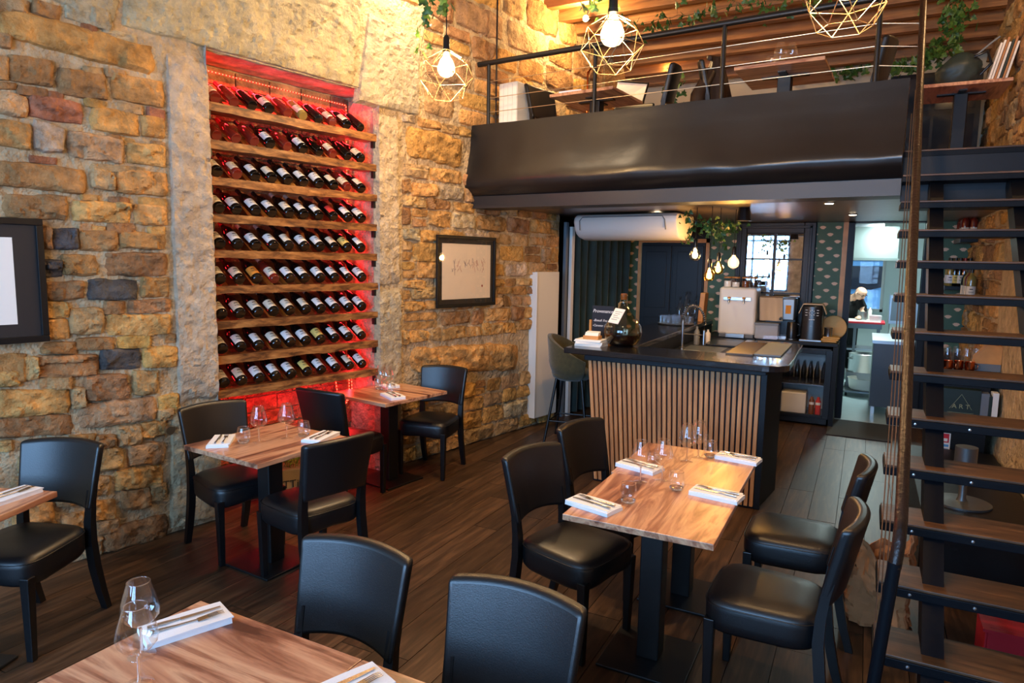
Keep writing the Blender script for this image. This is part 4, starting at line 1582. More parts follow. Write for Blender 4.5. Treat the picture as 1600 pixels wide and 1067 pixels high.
o = G().box(-.14, .14, -.12, .12, 0, .26).build('white_crate', M['white'], None, bevel=.012)
o.location = (-.67, 8.66, .1005)
tag(o, 'white plastic tub at the bottom of the fridge', 'tub')

# on the bar top
BZ = 1.1302
dj = thing('demijohn', 'round smoky glass demijohn part filled with red wine on bar', 'demijohn', (-1.84, 5.62, BZ))
G().shell([(.0, .004), (.09, .0), (.13, .02), (.158, .07), (.166, .12), (.158, .17), (.13, .22), (.09, .265), (.055, .305), (.036, .345), (.03, .375), (.030, .42), (.034, .425), (.034, .44), (.028, .44)], 36).build('flask', M['demi'], dj, smooth=180)
G().lathe([(0, .007), (.088, .003), (.127, .023), (.155, .072), (.161, .105), (0, .105)], 36).build('wine', M['wine'], dj, smooth=40)
G().lathe([(.0, .4), (.026, .4), (.028, .452), (0, .454)], 14).build('cork', M['shelfback'], dj, smooth=40)
tg = G().box(-.05, .05, -.002, .002, -.075, .075).build('paper_tag', M['paper'], dj)
tg.location = (-.02, -.115, .265)
tg.rotation_euler = (math.radians(-38), .1, -.25)
g = G()
for q in range(5):
    g.box(-.035 + .01 * (q % 2), .035 - .012 * (q % 3), -.0032, -.0022, .04 - q * .02, .043 - q * .02)
g.build('handwriting', M['ink'], tg)
G().tube([(-.02, -.07, .33), (-.03, -.05, .37), (0, -.034, .38), (.03, 0, .38), (0, .034, .38), (-.034, 0, .38), (-.02, -.05, .345)], .0025, 5).build('string', M['jute'], dj)
for k in range(6):
    o = G().box(-.12, .12, -.085, .085, 0, .0095).build('menu_leaflet', M['paper'], None)
    o.location = (-2.07 + rs.uniform(-.006, .006), 5.47 + rs.uniform(-.006, .006), BZ + k * .0097)
    o.rotation_euler = (0, 0, rs.uniform(-.05, .05))
    tag(o, 'white leaflet in the pile beside the demijohn', 'leaflet', 'pile of white leaflets on the bar')
cdb = thing('card_box', 'small wooden card holder on top of the leaflet pile', 'card holder', (-2.06, 5.47, BZ + .0585))
G().box(-.07, .07, -.045, .045, 0, .03).build('tray', M['oak'], cdb, bevel=.003)
G().hexa([(-.06, -.03, .03), (.06, -.03, .03), (.06, .03, .03), (-.06, .03, .03)], [(-.06, -.01, .055), (.06, -.01, .055), (.06, .04, .065), (-.06, .04, .065)]).build('cards', M['paper'], cdb)
chb = thing('chalkboard_sign', 'small dark chalkboard with handwritten provenance list on wooden stand', 'chalkboard', (-2.06, 5.72, BZ), math.radians(-6))
G().box(-.105, .105, -.006, .006, .02, .33).build('board', M['slate'], chb)
G().box(-.13, -.113, -.01, .01, .0, .2).box(-.12, .12, -.03, .03, 0, .02).build('stand', M['oak'], chb)
Rx = Matrix.Rotation(PI / 2, 4, 'X')
text_mesh('writing', 'Provenance', .042, Matrix.Translation((0, -.0068, .27)) @ Rx, M['chalk'], chb, align='CENTER', shear=.3)
text_mesh('writing', '-Boeuf: France-', .03, Matrix.Translation((0, -.0068, .19)) @ Rx, M['chalk'], chb, align='CENTER', shear=.3)
text_mesh('writing', '-Canette: France-', .028, Matrix.Translation((0, -.0068, .145)) @ Rx, M['chalk'], chb, align='CENTER', shear=.3)
# menu boards on the right end of the bar
for k, (xx, yy_, mm, lb) in enumerate(((-.86, 6.05, 'coat', 'dark brown menu board lying on the right end of the bar'), (-.66, 6.12, 'plasticgrey', 'grey menu board lying on the right end of the bar'))):
    o = G().box(-.105, .105, -.46, .46, 0, .012).build('menu_board', M[mm], None, bevel=.002)
    o.location = (xx, yy_, BZ)
    tag(o, lb, 'menu board')
# tap
tp = thing('spring_tap', 'chrome pull down tap with coiled spring hose behind the bar', 'tap', (-1.66, 7.05, .9605))
G().lathe([(.03, 0), (.03, .02), (.014, .03), (.014, .3), (0, .302)], 14).build('column', M['steel'], tp, smooth=50)
arc = [Vector((0 + .11 * (1 - math.cos(t)), -.02 * math.sin(t), .3 + .16 * math.sin(t))) for t in [PI * k / 14 for k in range(15)]] + [Vector((.22, 0, .2))]
G().tube(arc, .008, 8).build('hose', M['plasticdark'], tp, smooth=180)
hel = []
tot = len(arc) - 1
for k in range(260):
    t = k / 259 * (tot - .6)
    i = int(t)
    f = t - i
    c_ = arc[i].lerp(arc[i + 1], f)
    tn = (arc[i + 1] - arc[i]).normalized()
    n1 = tn.orthogonal().normalized()
    n1 = Vector((0, 1, 0))
    n2 = tn.cross(n1)
    q = k * 2 * PI / 11
    hel.append(c_ + (n1 * math.cos(q) + n2 * math.sin(q)) * .016)
G().tube(hel, .0028, 5).build('spring', M['steel'], tp, smooth=180)
G().tube([(.22, 0, .21), (.22, 0, .06)], [.014, .02], 10).build('spray_head', M['steel'], tp, smooth=50)
G().tube([(0, 0, .16), (.22, 0, .16)], .006, 6).build('support_arm', M['steel'], tp)
# tray of upturned glasses on side counter
tr = thing('glass_tray', 'round steel tray holding shot glasses on the side counter', 'tray', (-1.97, 8.0, BZ))
G().lathe([(.0, .0), (.2, 0), (.215, .012), (.21, .014), (.197, .004), (0, .004)], 36).build('dish', M['steel'], tr, smooth=40)
sg0 = None
for i in range(-3, 4):
    for j in range(-3, 4):
        if i * i + j * j > 11 or (i == 0 and j == 0 and False):
            continue
        if sg0 is None:
            o = G().shell([(0, .1), (.02, .1), (.0245, .05), (.027, 0)], 12).build('upturned_glass', M['glass'], None, smooth=50)
            sg0 = o
        else:
            o = sg0.copy()
            C.objects.link(o)
        o.location = (-1.97 + i * .056, 8.0 + j * .056, BZ + .0145 if False else BZ + .0045)
        tag(o, 'upturned clear glass standing on the round steel tray', 'glass', 'upturned glasses on the steel tray')
o = G().box(-.03, .03, -.1, .1, 0, .36).build('wooden_board', M['oak'], None, bevel=.006)
o.location = (-1.80, 8.62, BZ)
o.rotation_euler = (.0, .06, 0)
tag(o, 'pale wooden board standing upright beside the white tap machine', 'board')
cl0 = None
for k, (xx, yy_, h_) in enumerate(((-2.0, 8.75, .24), (-2.1, 8.7, .28), (-1.92, 8.8, .3), (-2.06, 8.85, .34))):
    o = thing('carafe', 'clear glass bottle grouped behind the steel tray', 'bottle', (xx, yy_, BZ), 0, 'clear bottles behind the steel tray')
    G().shell([(0, .002), (.04, 0), (.042, .02), (.042, h_ * .55), (.016, h_ * .78), (.014, h_), (.017, h_)], 18).build('flask', M['glass'], o, smooth=180)
    G().lathe([(.0, h_ - .02), (.012, h_ - .02), (.013, h_ + .015), (0, h_ + .016)], 10).build('stopper', M['cap_black'], o)
# small things on the sink counter
for k, (xx, yy_, mm, lb, hh, rr) in enumerate(((-1.36, 7.75, 'plasticdark', 'black plastic drip mat edge box on sink counter', .05, .06), (-1.62, 7.55, 'plasticgrey', 'grey bottle of washing liquid behind the tap', .2, .032), (-1.55, 7.8, 'white', 'white soap dispenser behind the tap', .15, .03))):
    if k == 0:
        o = G().box(-.17, .17, -.24, .24, 0, .02).build('drip_mat', M['plasticdark'], None, bevel=.004)
        lb = 'black rubber drip mat on the sink counter'
    else:
        o = G().lathe([(0, 0), (rr, 0), (rr, hh * .7), (rr * .4, hh * .85), (rr * .4, hh), (0, hh)], 14).build('soap_bottle', M[mm], None, smooth=40)
    o.location = (xx, yy_, .9605)
    tag(o, lb, 'mat' if k == 0 else 'bottle')

# white tap machine, jars on top
tm = thing('drinks_tap_machine', 'cream boxy drinks dispenser with two taps on the back counter', 'dispenser', (-1.36, 8.66, .9722))
G().box(-.215, .215, -.18, .2, .03, .6).build('housing', M['cream'], tm, bevel=.03, seg=4)
G().box(-.11, .11, -.24, -.1, 0, .05).build('drip_tray', M['steel'], tm, bevel=.004)
G().box(-.2, .2, -.16, .19, 0, .04).build('base', M['plasticgrey'], tm)
G().box(-.16, .16, -.2, -.18, .445, .485).build('tap_plate', M['steel'], tm, bevel=.003)
for sx in (-.09, .08):
    k_ = G().tube([(sx, -.2, .465), (sx, -.245, .462), (sx, -.25, .42)], .01, 8).build('tap', M['steel'], tm, smooth=50)
    G().lathe([(0, 0), (.018, .004), (.018, .022), (0, .026)], 12, M=Matrix.Translation((sx, -.235, .465))).build('knob', M['oak'], k_)
jr0 = None
jz = .9722 + .601
for k, (xx, yy_, mm) in enumerate(((-1.5, 8.58, 'paper'), (-1.4, 8.57, 'paper'), (-1.29, 8.58, 'brown'), (-1.2, 8.62, 'coat'), (-1.46, 8.70, 'brown'))):
    o = thing('storage_jar', 'clip top jar of %s on top of the cream dispenser' % {'paper': 'pale powder', 'brown': 'brown spice', 'coat': 'dark beans'}[mm], 'jar', (xx, yy_, jz), 0, 'jars on the cream dispenser')
    G().shell([(0, .001), (.045, 0), (.047, .01), (.047, .1), (.042, .112)], 18).build('glass_body', M['glass'], o, smooth=180)
    G().lathe([(0, .004), (.043, .004), (.043, .06 if k % 2 else .075), (0, .062 if k % 2 else .077)], 16).build('contents', M[mm], o, smooth=40)
    G().lathe([(.0, .108), (.046, .108), (.047, .125), (0, .127)], 18).build('lid', M['oak'], o, smooth=40)
# glassware heap behind jars
for k in range(5):
    o = inst(wg0, (-1.3 + k * .07, 8.74 + .05 * (k % 2), jz), k, 'clear stemmed wine glass among the jars on the cream dispenser', 'wine glasses on the cream dispenser')
# espresso machine with towel, storage box
cm = thing('espresso_machine', 'boxy steel espresso machine partly under a beige towel', 'coffee machine', (-.93, 8.78, .9752))
G().box(-.13, .2, -.12, .2, .22, .48).build('housing', M['darksteel'], cm, bevel=.012)
G().box(-.13, .2, .02, .2, 0, .24).build('rear_column', M['plasticdark'], cm)
G().box(-.13, .2, -.14, .1, 0, .03).build('drip_tray', M['steel'], cm)
G().tube([(.06, -.13, .25), (.06, -.26, .24)], [.018, .012], 8).build('portafilter', M['plasticdark'], cm)
G().box(.1, .16, -.125, -.119, .3, .4).build('sticker', M['lab_orange'], cm)
tw = thing('dish_towel', 'beige dish towel draped over the espresso machine', 'towel', (-1.0, 8.64, 1.46))


def twf(u, v):
    y = -.02 - .03 * math.sin(u * 7) * (1 - v)
    if v > .75:
        return Vector((-.13 + .26 * u, -.03 + (v - .75) * .9, .012))
    return Vector((-.13 + .26 * u + .02 * (1 - v), -.035 - .012 * math.sin(u * 11), .0 - .27 * (1 - v / .75)))


G().slab(twf, lambda u, v: twf(u, v) + Vector((0, .004, -.006)), 18, 12).build('cloth', M['towel'], tw, smooth=60)
o = G().box(-.13, .13, -.1, .1, 0, .17).build('storage_box', M['plasticpink'], None, bevel=.015)
o.location = (-1.01, 8.55, .9752)
tag(o, 'clear pinkish plastic storage box in front of espresso machine', 'box')
G().box(-.135, .135, -.105, .105, .17, .19).build('lid', M['plasticgrey'], o)
ket = thing('milk_jug', 'tall black jug with lid beside the black coffee machine', 'jug', (-.74, 8.60, .9752))
G().lathe([(0, 0), (.062, 0), (.062, .02), (.056, .2), (.05, .21), (0, .212)], 20).build('vessel', M['plasticdark'], ket, smooth=40)
G().tube([(.056, 0, .19), (.1, 0, .17), (.1, 0, .07), (.06, 0, .05)], .009, 8).build('handle', M['plasticdark'], ket, smooth=60)
G().lathe([(.064, 0), (.066, .004), (.066, .014), (.063, .016)], 20).build('base_ring', M['steel'], ket)
kr = thing('coffee_machine', 'rounded glossy black coffee machine with white icons beside the yellow boards', 'coffee machine', (-.53, 8.70, .9752))
g = G()
g.slab(lambda u, v: Vector(((-.115 + .23 * u) * (1 - .06 * v), -.16 - .03 * math.sin(PI * u) + .03 * v, .42 * v)), lambda u, v: Vector(((-.115 + .23 * u) * (1 - .06 * v), .18, .40 * v)), 10, 8)
g.build('housing', M['plasticdark'], kr, smooth=50, bevel=.02, seg=3)
G().box(-.12, .12, -.2, .0, 0, .022).build('drip_tray', M['steel'], kr, bevel=.004)
g = G()
for i in range(3):
    for sx in (-.06, .06):
        g.box(sx - .012, sx + .012, -.1735, -.168, .3 + i * .03, .306 + i * .03)
g.box(-.008, .008, -.177, -.17, .12, .18).box(-.03, .03, -.178, -.17, .25, .256)
for a in range(8):
    q = a * PI / 4
    g.box(.03 * math.cos(q) - .004, .03 * math.cos(q) + .004, -.176, -.17, .33 + .03 * math.sin(q) - .004, .33 + .03 * math.sin(q) + .004)
g.build('icons', M['chalk'], kr)
t2 = thing('tea_towel', 'pale tea towel folded over top of the rounded coffee machine', 'towel', (-.53, 8.7, .9752 + .42))
G().slab(lambda u, v: Vector((-.15 + .3 * u, -.1 + .2 * v, .012 - .22 * max(0, abs(2 * u - 1) - .72) / .28 * .5)), lambda u, v: Vector((-.146 + .292 * u, -.1 + .2 * v, .0 - .22 * max(0, abs(2 * u - 1) - .72) / .28 * .5)), 20, 4).build('cloth', M['towel'], t2, smooth=60)
for k in range(3):
    o = G().box(-.09, .09, -.13, .13, 0, .02).build('chopping_board', M['yellowboard'], None, bevel=.006)
    o.location = (-.335 + .008 * k, 8.68, .9752 + k * .0202)
    o.rotation_euler = (0, 0, .06 * (k - 1))
    tag(o, 'honey coloured chopping board in the flat pile by the doorway', 'chopping board', 'flat pile of chopping boards')
o = G().lathe([(0, 0), (.14, 0), (.145, .008), (.14, .016), (0, .016)], 32, M=Matrix.Rotation(math.radians(78), 4, 'X')).build('round_board', M['yellowboard'], None, smooth=40)
o.location = (-.31, 8.93, .9752 + .142)
tag(o, 'round honey coloured board leaning at the doorway end of counter', 'board')
o = G().shell([(0, .002), (.042, 0), (.043, .1), (.045, .102)], 20).build('steel_cup', M['steel'], None, smooth=50)
o.location = (-.35, 8.64, .9752 + .061)
tag(o, 'shiny steel cup standing on the chopping boards', 'cup')

# mirror framed like a window
mi = thing('window_mirror', 'dark wooden window style mirror with glazing bars on bar back wall', 'mirror', (-1.04, BY, 0))
MX0, MX1, MZ0, MZ1 = -.46, .46, 1.0, 2.37
G().box(MX0, MX0 + .12, -.06, -.001, MZ0, MZ1).box(MX1 - .13, MX1, -.06, -.001, MZ0, MZ1).box(MX0 + .12, MX1 - .13, -.06, -.001, MZ1 - .13, MZ1).box(MX0 + .12, MX1 - .13, -.06, -.001, MZ0, MZ0 + .08).build('frame', M['blackpaint'], mi, bevel=.006)
G().box(MX0 + .03, MX0 + .06, -.075, -.06, MZ0, MZ1 - .03).box(MX1 - .07, MX1 - .04, -.075, -.06, MZ0, MZ1 - .03).box(MX0 + .03, MX1 - .04, -.075, -.06, MZ1 - .07, MZ1 - .04).build('moulding', M['blackpaint'], mi, bevel=.004)
xs_ = [MX0 + .12, -.005, MX1 - .13]
zs_ = [MZ0 + .08, 1.5, 1.92, MZ1 - .13]
for i in range(2):
    for j in range(3):
        G().box(xs_[i] + .01, xs_[i + 1] - .01, -.012, -.008, zs_[j] + .008, zs_[j + 1] - .008).build('mirror_pane', M['mirror'], mi)
G().box(-.02, .015, -.04, -.006, MZ0 + .08, MZ1 - .13).build('glazing_bar', M['blackpaint'], mi)
for zz in zs_[1:3]:
    G().box(MX0 + .12, MX1 - .13, -.035, -.006, zz - .011, zz + .011).build('glazing_bar', M['blackpaint'], mi)

# air conditioner
ac = thing('air_conditioner', 'white rounded air conditioner hung under the mezzanine ceiling', 'air conditioner', (-2.27, 7.1, 2.085), math.radians(-6))
pr = []
for (y_, z_) in ((.28, .265), (-.16, .268), (-.2, .262), (-.232, .235), (-.238, .19), (-.215, .12), (-.17, .06), (-.1, .02), (0, .0), (.15, .0), (.24, .05), (.28, .14)):
    pr.append((y_, z_))
vs, fs = [], []
XA = [(-.60, .72), (-.585, .9), (-.55, 1), (.55, 1), (.575, .97), (.59, .85)]
for (xx, k) in XA:
    for (y_, z_) in pr:
        vs.append((xx, .03 + (y_ - .03) * k, .14 + (z_ - .14) * k))
n = len(pr)
for i in range(len(XA) - 1):
    for j in range(n):
        fs.append((i * n + j, i * n + (j + 1) % n, (i + 1) * n + (j + 1) % n, (i + 1) * n + j))
fs += [tuple(range(n - 1, -1, -1)), tuple((len(XA) - 1) * n + j for j in range(n))]
G().add(vs, fs).build('housing', M['white'], ac, smooth=40)
G().tube([(-.5, -.232, .1), (-.5, -.243, .2), (-.47, -.236, .238), (.43, -.236, .238), (.46, -.243, .2), (.47, -.232, .1)], .006, 6).build('panel_seam', M['plasticgrey'], ac)
for sx in (-.4, .4):
    G().tube([(sx, .05, .26), (sx, .05, .275)], .02, 8).build('hanger', M['plasticgrey'], ac)

# stool
bs = thing('bar_stool', 'moss green upholstered bar stool with black legs at the end of bar', 'bar stool', (-2.60, 6.36, 0), math.radians(98))
# faces -y locally


def shellf(u, v, o_):
    a = -2.35 + 4.7 * u                          # round the back
    r = .235 + .035 * v + o_
    x_ = r * math.sin(a) * 1.0
    y_ = r * math.cos(a) * .98
    hgt = .12 + .33 * (.5 + .5 * math.cos(a * .78)) ** 1.4
    z_ = .66 + hgt * v
    if v < .35:
        kk = .72 + .28 * (v / .35) ** .6
        x_ *= kk
        y_ *= kk
    return Vector((x_, y_, z_))


G().slab(lambda u, v: shellf(u, v, 0), lambda u, v: shellf(u, v, -.045), 36, 10).build('bucket_back', M['green'], bs, smooth=70, bevel=.012, seg=3)
G().lathe([(0, .655), (.16, .655), (.2, .68), (.215, .72), (.2, .752), (.12, .765), (0, .768)], 28).build('seat_cushion', M['green'], bs, smooth=60)
for sx in (-1, 1):
    for sy in (-1, 1):
        G().tube([(sx * .13, sy * .13, .67), (sx * .225, sy * .225, 0)], [.016, .013], 8).build('leg', M['blackmetal'], bs, smooth=60)
q_ = .19
G().tube([(-q_, -q_, .24), (q_, -q_, .24), (q_, q_, .24), (-q_, q_, .24)], .009, 8, closed=True).build('footrest', M['blackmetal'], bs)
# ------------------------------------------------------------------ pendants
def cage_edges(R):
    rows = [(.16 * R, .86 * R, 6, 0), (.80 * R, .46 * R, 6, .5), (1.0 * R, -.12 * R, 6, 0), (.62 * R, -.78 * R, 6, .5)]
    pts = [[Vector((r * math.cos(2 * PI * (i + o) / n), r * math.sin(2 * PI * (i + o) / n), z)) for i in range(n)] for r, z, n, o in rows]
    E_ = []
    for k in range(4):
        for i in range(6):
            if k in (0, 1, 2, 3):
                if k != 1 or True:
                    E_.append((pts[k][i], pts[k][(i + 1) % 6]))
    for k in range(3):
        for i in range(6):
            j = (i + (1 if rows[k][3] else 0)) % 6
            E_.append((pts[k][i], pts[k + 1][i if rows[k + 1][3] else j]))
            E_.append((pts[k][i], pts[k + 1][(i - 1) % 6 if rows[k + 1][3] else (j - 1) % 6 if rows[k][3] else i]))
    return E_


M['brass'] = plain('brass wire', sr(200, 172, 132), .3, metal=.9)


def pendant(loc, label, watts, top=4.72, R=.19, br=.062, rz=0, lamp='lamp_light'):
    t = thing('pendant_lamp', label, 'pendant lamp', loc, rz, 'wire cage pendant lamps')
    G().tube([(0, 0, .20), (0, 0, top - loc[2])], .004, 6).build('cord', M['plasticdark'], t)
    G().lathe([(.0, .215), (.012, .212), (.022, .195), (.024, .12), (.027, .118), (.027, .1), (0, .1)], 16).build('socket', M['plasticdark'], t, smooth=40)
    b = G().shell([(.017, .1), (.022, .078), (.045, .045), (br, .0), (br * .93, -.03), (br * .66, -.052), (br * .3, -.062), (0, -.064)], 24).build('bulb', M['bulblit'], t, smooth=180)
    fil = []
    for k in range(7):
        a = 2 * PI * k / 7
        fil += [Vector((.013 * math.cos(a), .013 * math.sin(a), .045)), Vector((.022 * math.cos(a + .4), .022 * math.sin(a + .4), -.02))]
    G().tube(fil, .0022, 5).build('filament', M['filament'], b)
    g = G()
    for a, c_ in cage_edges(R):
        g.tube([a + Vector((0, 0, -.05)), c_ + Vector((0, 0, -.05))], .0019, 5)
    g.build('wire_cage', M['brass'], t)
    point(lamp, (loc[0], loc[1], loc[2]), watts, WARM, .05)
    return t


pen1 = pendant((-2.66, 4.07, 3.155), 'glowing globe bulb in a wire cage hanging before the stone wall', 110, rz=.3)
pen2 = pendant((-1.24, 3.44, 3.01), 'glowing globe bulb in a wire cage hanging before the mezzanine, ivy on its cord', 92, rz=.1, R=.165)
pen3 = pendant((-.14, 2.92, 2.90), 'wire cage pendant hanging beside the stair handrail', 78, rz=.5, R=.155, lamp='pendant_bulb_offscreen')
# the lamp just above the picture that burns out the top of the stone wall
for k, (s_, dd, w) in enumerate(((2.45, .55, 210),)):
    P_ = wl(s_, dd, 4.72)
    t = thing('ceiling_spot', 'black ceiling spotlight grazing the stone wall from above', 'spotlight', P_)
    G().lathe([(0, 0), (.05, 0), (.05, -.02), (0, -.021)], 16).build('rose', M['plasticdark'], t)
    G().tube([(0, 0, -.02), (-.01, 0, -.1)], .008, 8).build('arm', M['plasticdark'], t)
    G().tube([(0, 0, -.08), (-.03, .0, -.16)], [.03, .04], 14).build('head', M['plasticdark'], t)
    spot('ceiling_spot_offscreen', P_ + Vector((-.035, 0, -.2)), wl(s_ - .3, .12, 2.6), w, (1, .75, .47), 150, .8, .03)


# ------------------------------------------------------------------ ivy
LEAF = [(0, 0), (.35, -.12), (.5, .12), (.28, .3), (.34, .55), (.12, .62), (0, 1), (-.12, .62), (-.34, .55), (-.28, .3), (-.5, .12), (-.35, -.12)]


def ivy(label, path, n, size, seed, spread=.06, droop=0, mat='ivy', group='ivy garlands'):
    r = random.Random(seed)
    base_ = Vector(path[0])
    t = thing('ivy_garland', label, 'ivy', base_, 0, group)
    P_ = [Vector(p) - base_ for p in path]
    seg = [(P_[i + 1] - P_[i]).length for i in range(len(P_) - 1)]
    tot = sum(seg)

    def at(d):
        for i, s in enumerate(seg):
            if d <= s or i == len(seg) - 1:
                return P_[i].lerp(P_[i + 1], min(1, d / s))
            d -= s
    st_ = G()
    fine = [at(tot * k / 30) + Vector((r.uniform(-.01, .01), r.uniform(-.01, .01), r.uniform(-.01, .01))) for k in range(31)]
    st_.tube(fine, .0025, 5)
    g = G()
    for k in range(n):
        c_ = at(tot * r.random())
        off = Vector((r.gauss(0, spread), r.gauss(0, spread), r.gauss(0, spread) * .6 - abs(r.gauss(0, droop)) if droop else r.gauss(0, spread) * .6))
        if droop and k % 7 == 0:
            st_.tube([c_, c_ + Vector((off.x * .6, off.y * .6, off.z * .5)), c_ + off], .0015, 4)
        s = size * r.uniform(.6, 1.25)
        R_ = Matrix.Rotation(r.uniform(0, 2 * PI), 4, 'Z') @ Matrix.Rotation(r.uniform(.6, 2.2), 4, 'X') @ Matrix.Rotation(r.uniform(-.6, .6), 4, 'Y')
        T_ = Matrix.Translation(c_ + off) @ R_ @ Matrix.Scale(s, 4)
        vs = [(0, .3, .06)] + [(x_, y_, -.05 * abs(x_) * 2) for x_, y_ in LEAF]
        g.add(vs, [(0, i + 1, (i + 1) % 12 + 1) for i in range(12)], T_)
    st_.build('stems', M['stem'], t, kind='stuff')
    g.build('leaves', M[mat], t, kind='stuff')
    return t


MF = 2.6502
ivy('ivy trailing down the cord of the lamp before stone wall', [(-2.66, 4.07, 3.9), (-2.67, 4.06, 3.65), (-2.71, 4.05, 3.47)], 40, .07, 1, .04)
ivy('ivy sprig hanging left of the lamp before stone wall', [(-2.70, 4.06, 3.75), (-2.80, 4.03, 3.52), (-2.84, 4.02, 3.25)], 26, .068, 2, .035)
ivy('ivy bunched round the socket of the lamp before mezzanine', [(-1.24, 3.44, 3.5), (-1.26, 3.43, 3.3), (-1.34, 3.42, 3.17), (-1.36, 3.42, 3.1)], 46, .05, 3, .045)
ivy('ivy garland strung under the timber ceiling above the mezzanine', [PY(955, 35, 6.3), PY(1000, 38, 6.3), PY(1040, 28, 6.35), PY(1090, 22, 6.4), PY(1140, 10, 6.4), PY(1200, 2, 6.4), PY(1300, -10, 6.4)], 150, .06, 4, .07, .06)
ivy('dark ivy hanging thickly down the corner above the stairs', [PY(1500, -20, 7.4), PY(1490, 30, 7.4), PY(1482, 70, 7.4), PY(1475, 95, 7.4)], 120, .08, 5, .08)
ivy('ivy spray beside the stair handrail on the mezzanine', [PY(1470, 78, 7.6), PY(1458, 92, 7.6), PY(1430, 100, 7.6), PY(1398, 118, 7.6)], 90, .08, 6, .06)
ivy('ivy at foot of the back wall on the mezzanine', [PY(1180, 128, 8.95), PY(1240, 124, 8.95), PY(1330, 116, 8.95), PY(1350, 110, 8.95)], 90, .08, 7, .05)
ivy('potted green leaves between the chair and the jacket upstairs', [(-1.95, 7.1, MF + .3), (-1.95, 7.12, MF + .7), PY(1052, 150, 7.2), PY(1055, 135, 7.2), PY(1062, 122, 7.2)], 90, .08, 8, .05)

o = thing('plant_pot', 'terracotta pot under the green leaves upstairs', 'plant pot', (-1.95, 7.1, 2.6502))
G().shell([(0, .002), (.1, 0), (.13, .28), (.14, .28), (.14, .31), (.125, .31)], 20).build('pot', plain('terracotta', sr(150, 84, 56), .8), o, smooth=50)
G().lathe([(0, .27), (.126, .27), (0, .275)], 18).build('soil', M['stem'], o)
# cluster of small bulbs over the bar
by_ = 6.5
cl = thing('bulb_cluster_mount', 'black ceiling mount carrying bare bulb pendants over the bar', 'ceiling mount', (-1.05, by_ + .15, 2.372))
G().lathe([(0, 0), (.05, 0), (.07, -.12), (.0, -.125)], 16).build('canopy', M['plasticdark'], cl)
for k, (u, v, lb, w, clear) in enumerate(((1086, 398, 'clear bare bulb hanging lowest left over bar, pale filament', 6, True), (1108, 430, 'amber bare bulb hanging lowest over the bar', 6, False),
                                          (1122, 420, 'amber bare bulb hanging just behind the lowest one', 6, False), (1146, 410, 'brightest bare bulb over the bar, glowing orange', 34, False))):
    p = PY(u, v, by_ + (0, -.1, .1, .35)[k])
    t = thing('bare_bulb', lb, 'bulb lamp', p, 0, 'bare bulbs over the bar')
    BS = 1.28
    G().tube([(0, 0, .12), (0, 0, 2.372 - p.z)], .0035, 6).build('cord', M['plasticdark'], t)
    G().lathe([(0, .155), (.012, .15), (.018, .14), (.019, .07), (0, .068)], 14).build('socket', M['plasticdark'], t, smooth=40)
    b = G().shell([(.014, .07), (.022, .055), (.045, .028), (.054, -.003), (.046, -.036), (.025, -.052), (0, -.056)], 20).build('bulb', M['bulbglass' if clear else 'amberlit' if k == 3 else 'amberglass'], t, smooth=180)
    G().tube([(0, 0, .05), (.008, 0, .02), (-.008, 0, .008), (.008, 0, -.004), (-.008, 0, -.016), (0, 0, -.026)], .003, 5).build('filament', M['filament' if k == 3 else 'filament_s'], b)
    point('lamp_light', p, w, WARM, .03)
ivy('ivy garland wound under the ceiling above the bar bulbs', [PY(1070, 330, 6.5), PY(1085, 345, 6.5), PY(1105, 350, 6.5), PY(1125, 352, 6.5), PY(1148, 352, 6.8)], 120, .048, 9, .045, .04)
ivy('ivy sprig hanging between the bar bulbs', [PY(1120, 352, 6.4), PY(1126, 375, 6.4), PY(1128, 388, 6.4)], 14, .055, 10, .03)
ivy('small ivy sprig beside the clear bare bulb', [PY(1078, 360, 6.5), PY(1072, 382, 6.5)], 8, .055, 12, .025)
# recessed spots under the mezzanine
for k, (xx, yy_) in enumerate(((-.32, 6.3), (-.17, 7.74), (-2.0, 7.1), tuple(PZ(1071, 341, 2.37)[:2]))):
    t = thing('recessed_spot', 'small round recessed spot in the dark ceiling over the bar', 'spotlight', (xx, yy_, 2.3715), 0, 'recessed spots over the bar')
    G().lathe([(.03, -.001), (.045, -.001), (.046, -.008), (.03, -.006)], 18).build('ring', M['steel'], t)
    G().lathe([(0, -.008), (.034, -.008), (.03, -.011), (0, -.012)], 16).build('lens', M['spotglow'], t)
    spot('spot_light', (xx, yy_, 2.352), (xx, yy_ + .01, 0), (30, 26, 30, 24)[k], (1, .78, .5), 110, .7, .03)

# ------------------------------------------------------------------ mezzanine furniture
MF = 2.6502
for k, (xx, yy_, lab) in enumerate(((-2.40, 6.29, 'walnut bistro table upstairs seen from below, next to the stone wall'), (-.70, 6.08, 'walnut bistro table upstairs with wine glasses, seen from below'),
                                    (.62, 7.28, 'walnut bistro table upstairs carrying a bag and folders, behind the stair'))):
    o = copy_tree(ta if k != 1 else tb)
    o.location = (xx, yy_, MF)
    o.rotation_euler = (0, 0, math.radians((-6, -3, 0)[k]))
    o['label'] = lab
    o['group'] = 'bistro tables on the mezzanine'
MT = MF + .75
for k, (xx, yy_) in enumerate(((-.74, 6.0), (-.66, 6.06))):
    inst(wg0, (xx, yy_, MT), k, 'clear stemmed wine glass on the upstairs table', 'wine glasses on the upstairs table')
for k, (xx, yy_) in enumerate(((-.80, 5.93), (-.73, 5.9))):
    inst(tu0, (xx, yy_, MT), k, 'clear water tumbler on the upstairs table', 'tumblers on the upstairs table')
inst(nap0, (-2.55, 6.05, MT), 1.5, 'folded white napkin on the upstairs table by the wall', 'upstairs napkins')
inst(nap0, (-.90, 5.93, MT), 1.5, 'folded white napkin beside the upstairs wine glasses', 'upstairs napkins')
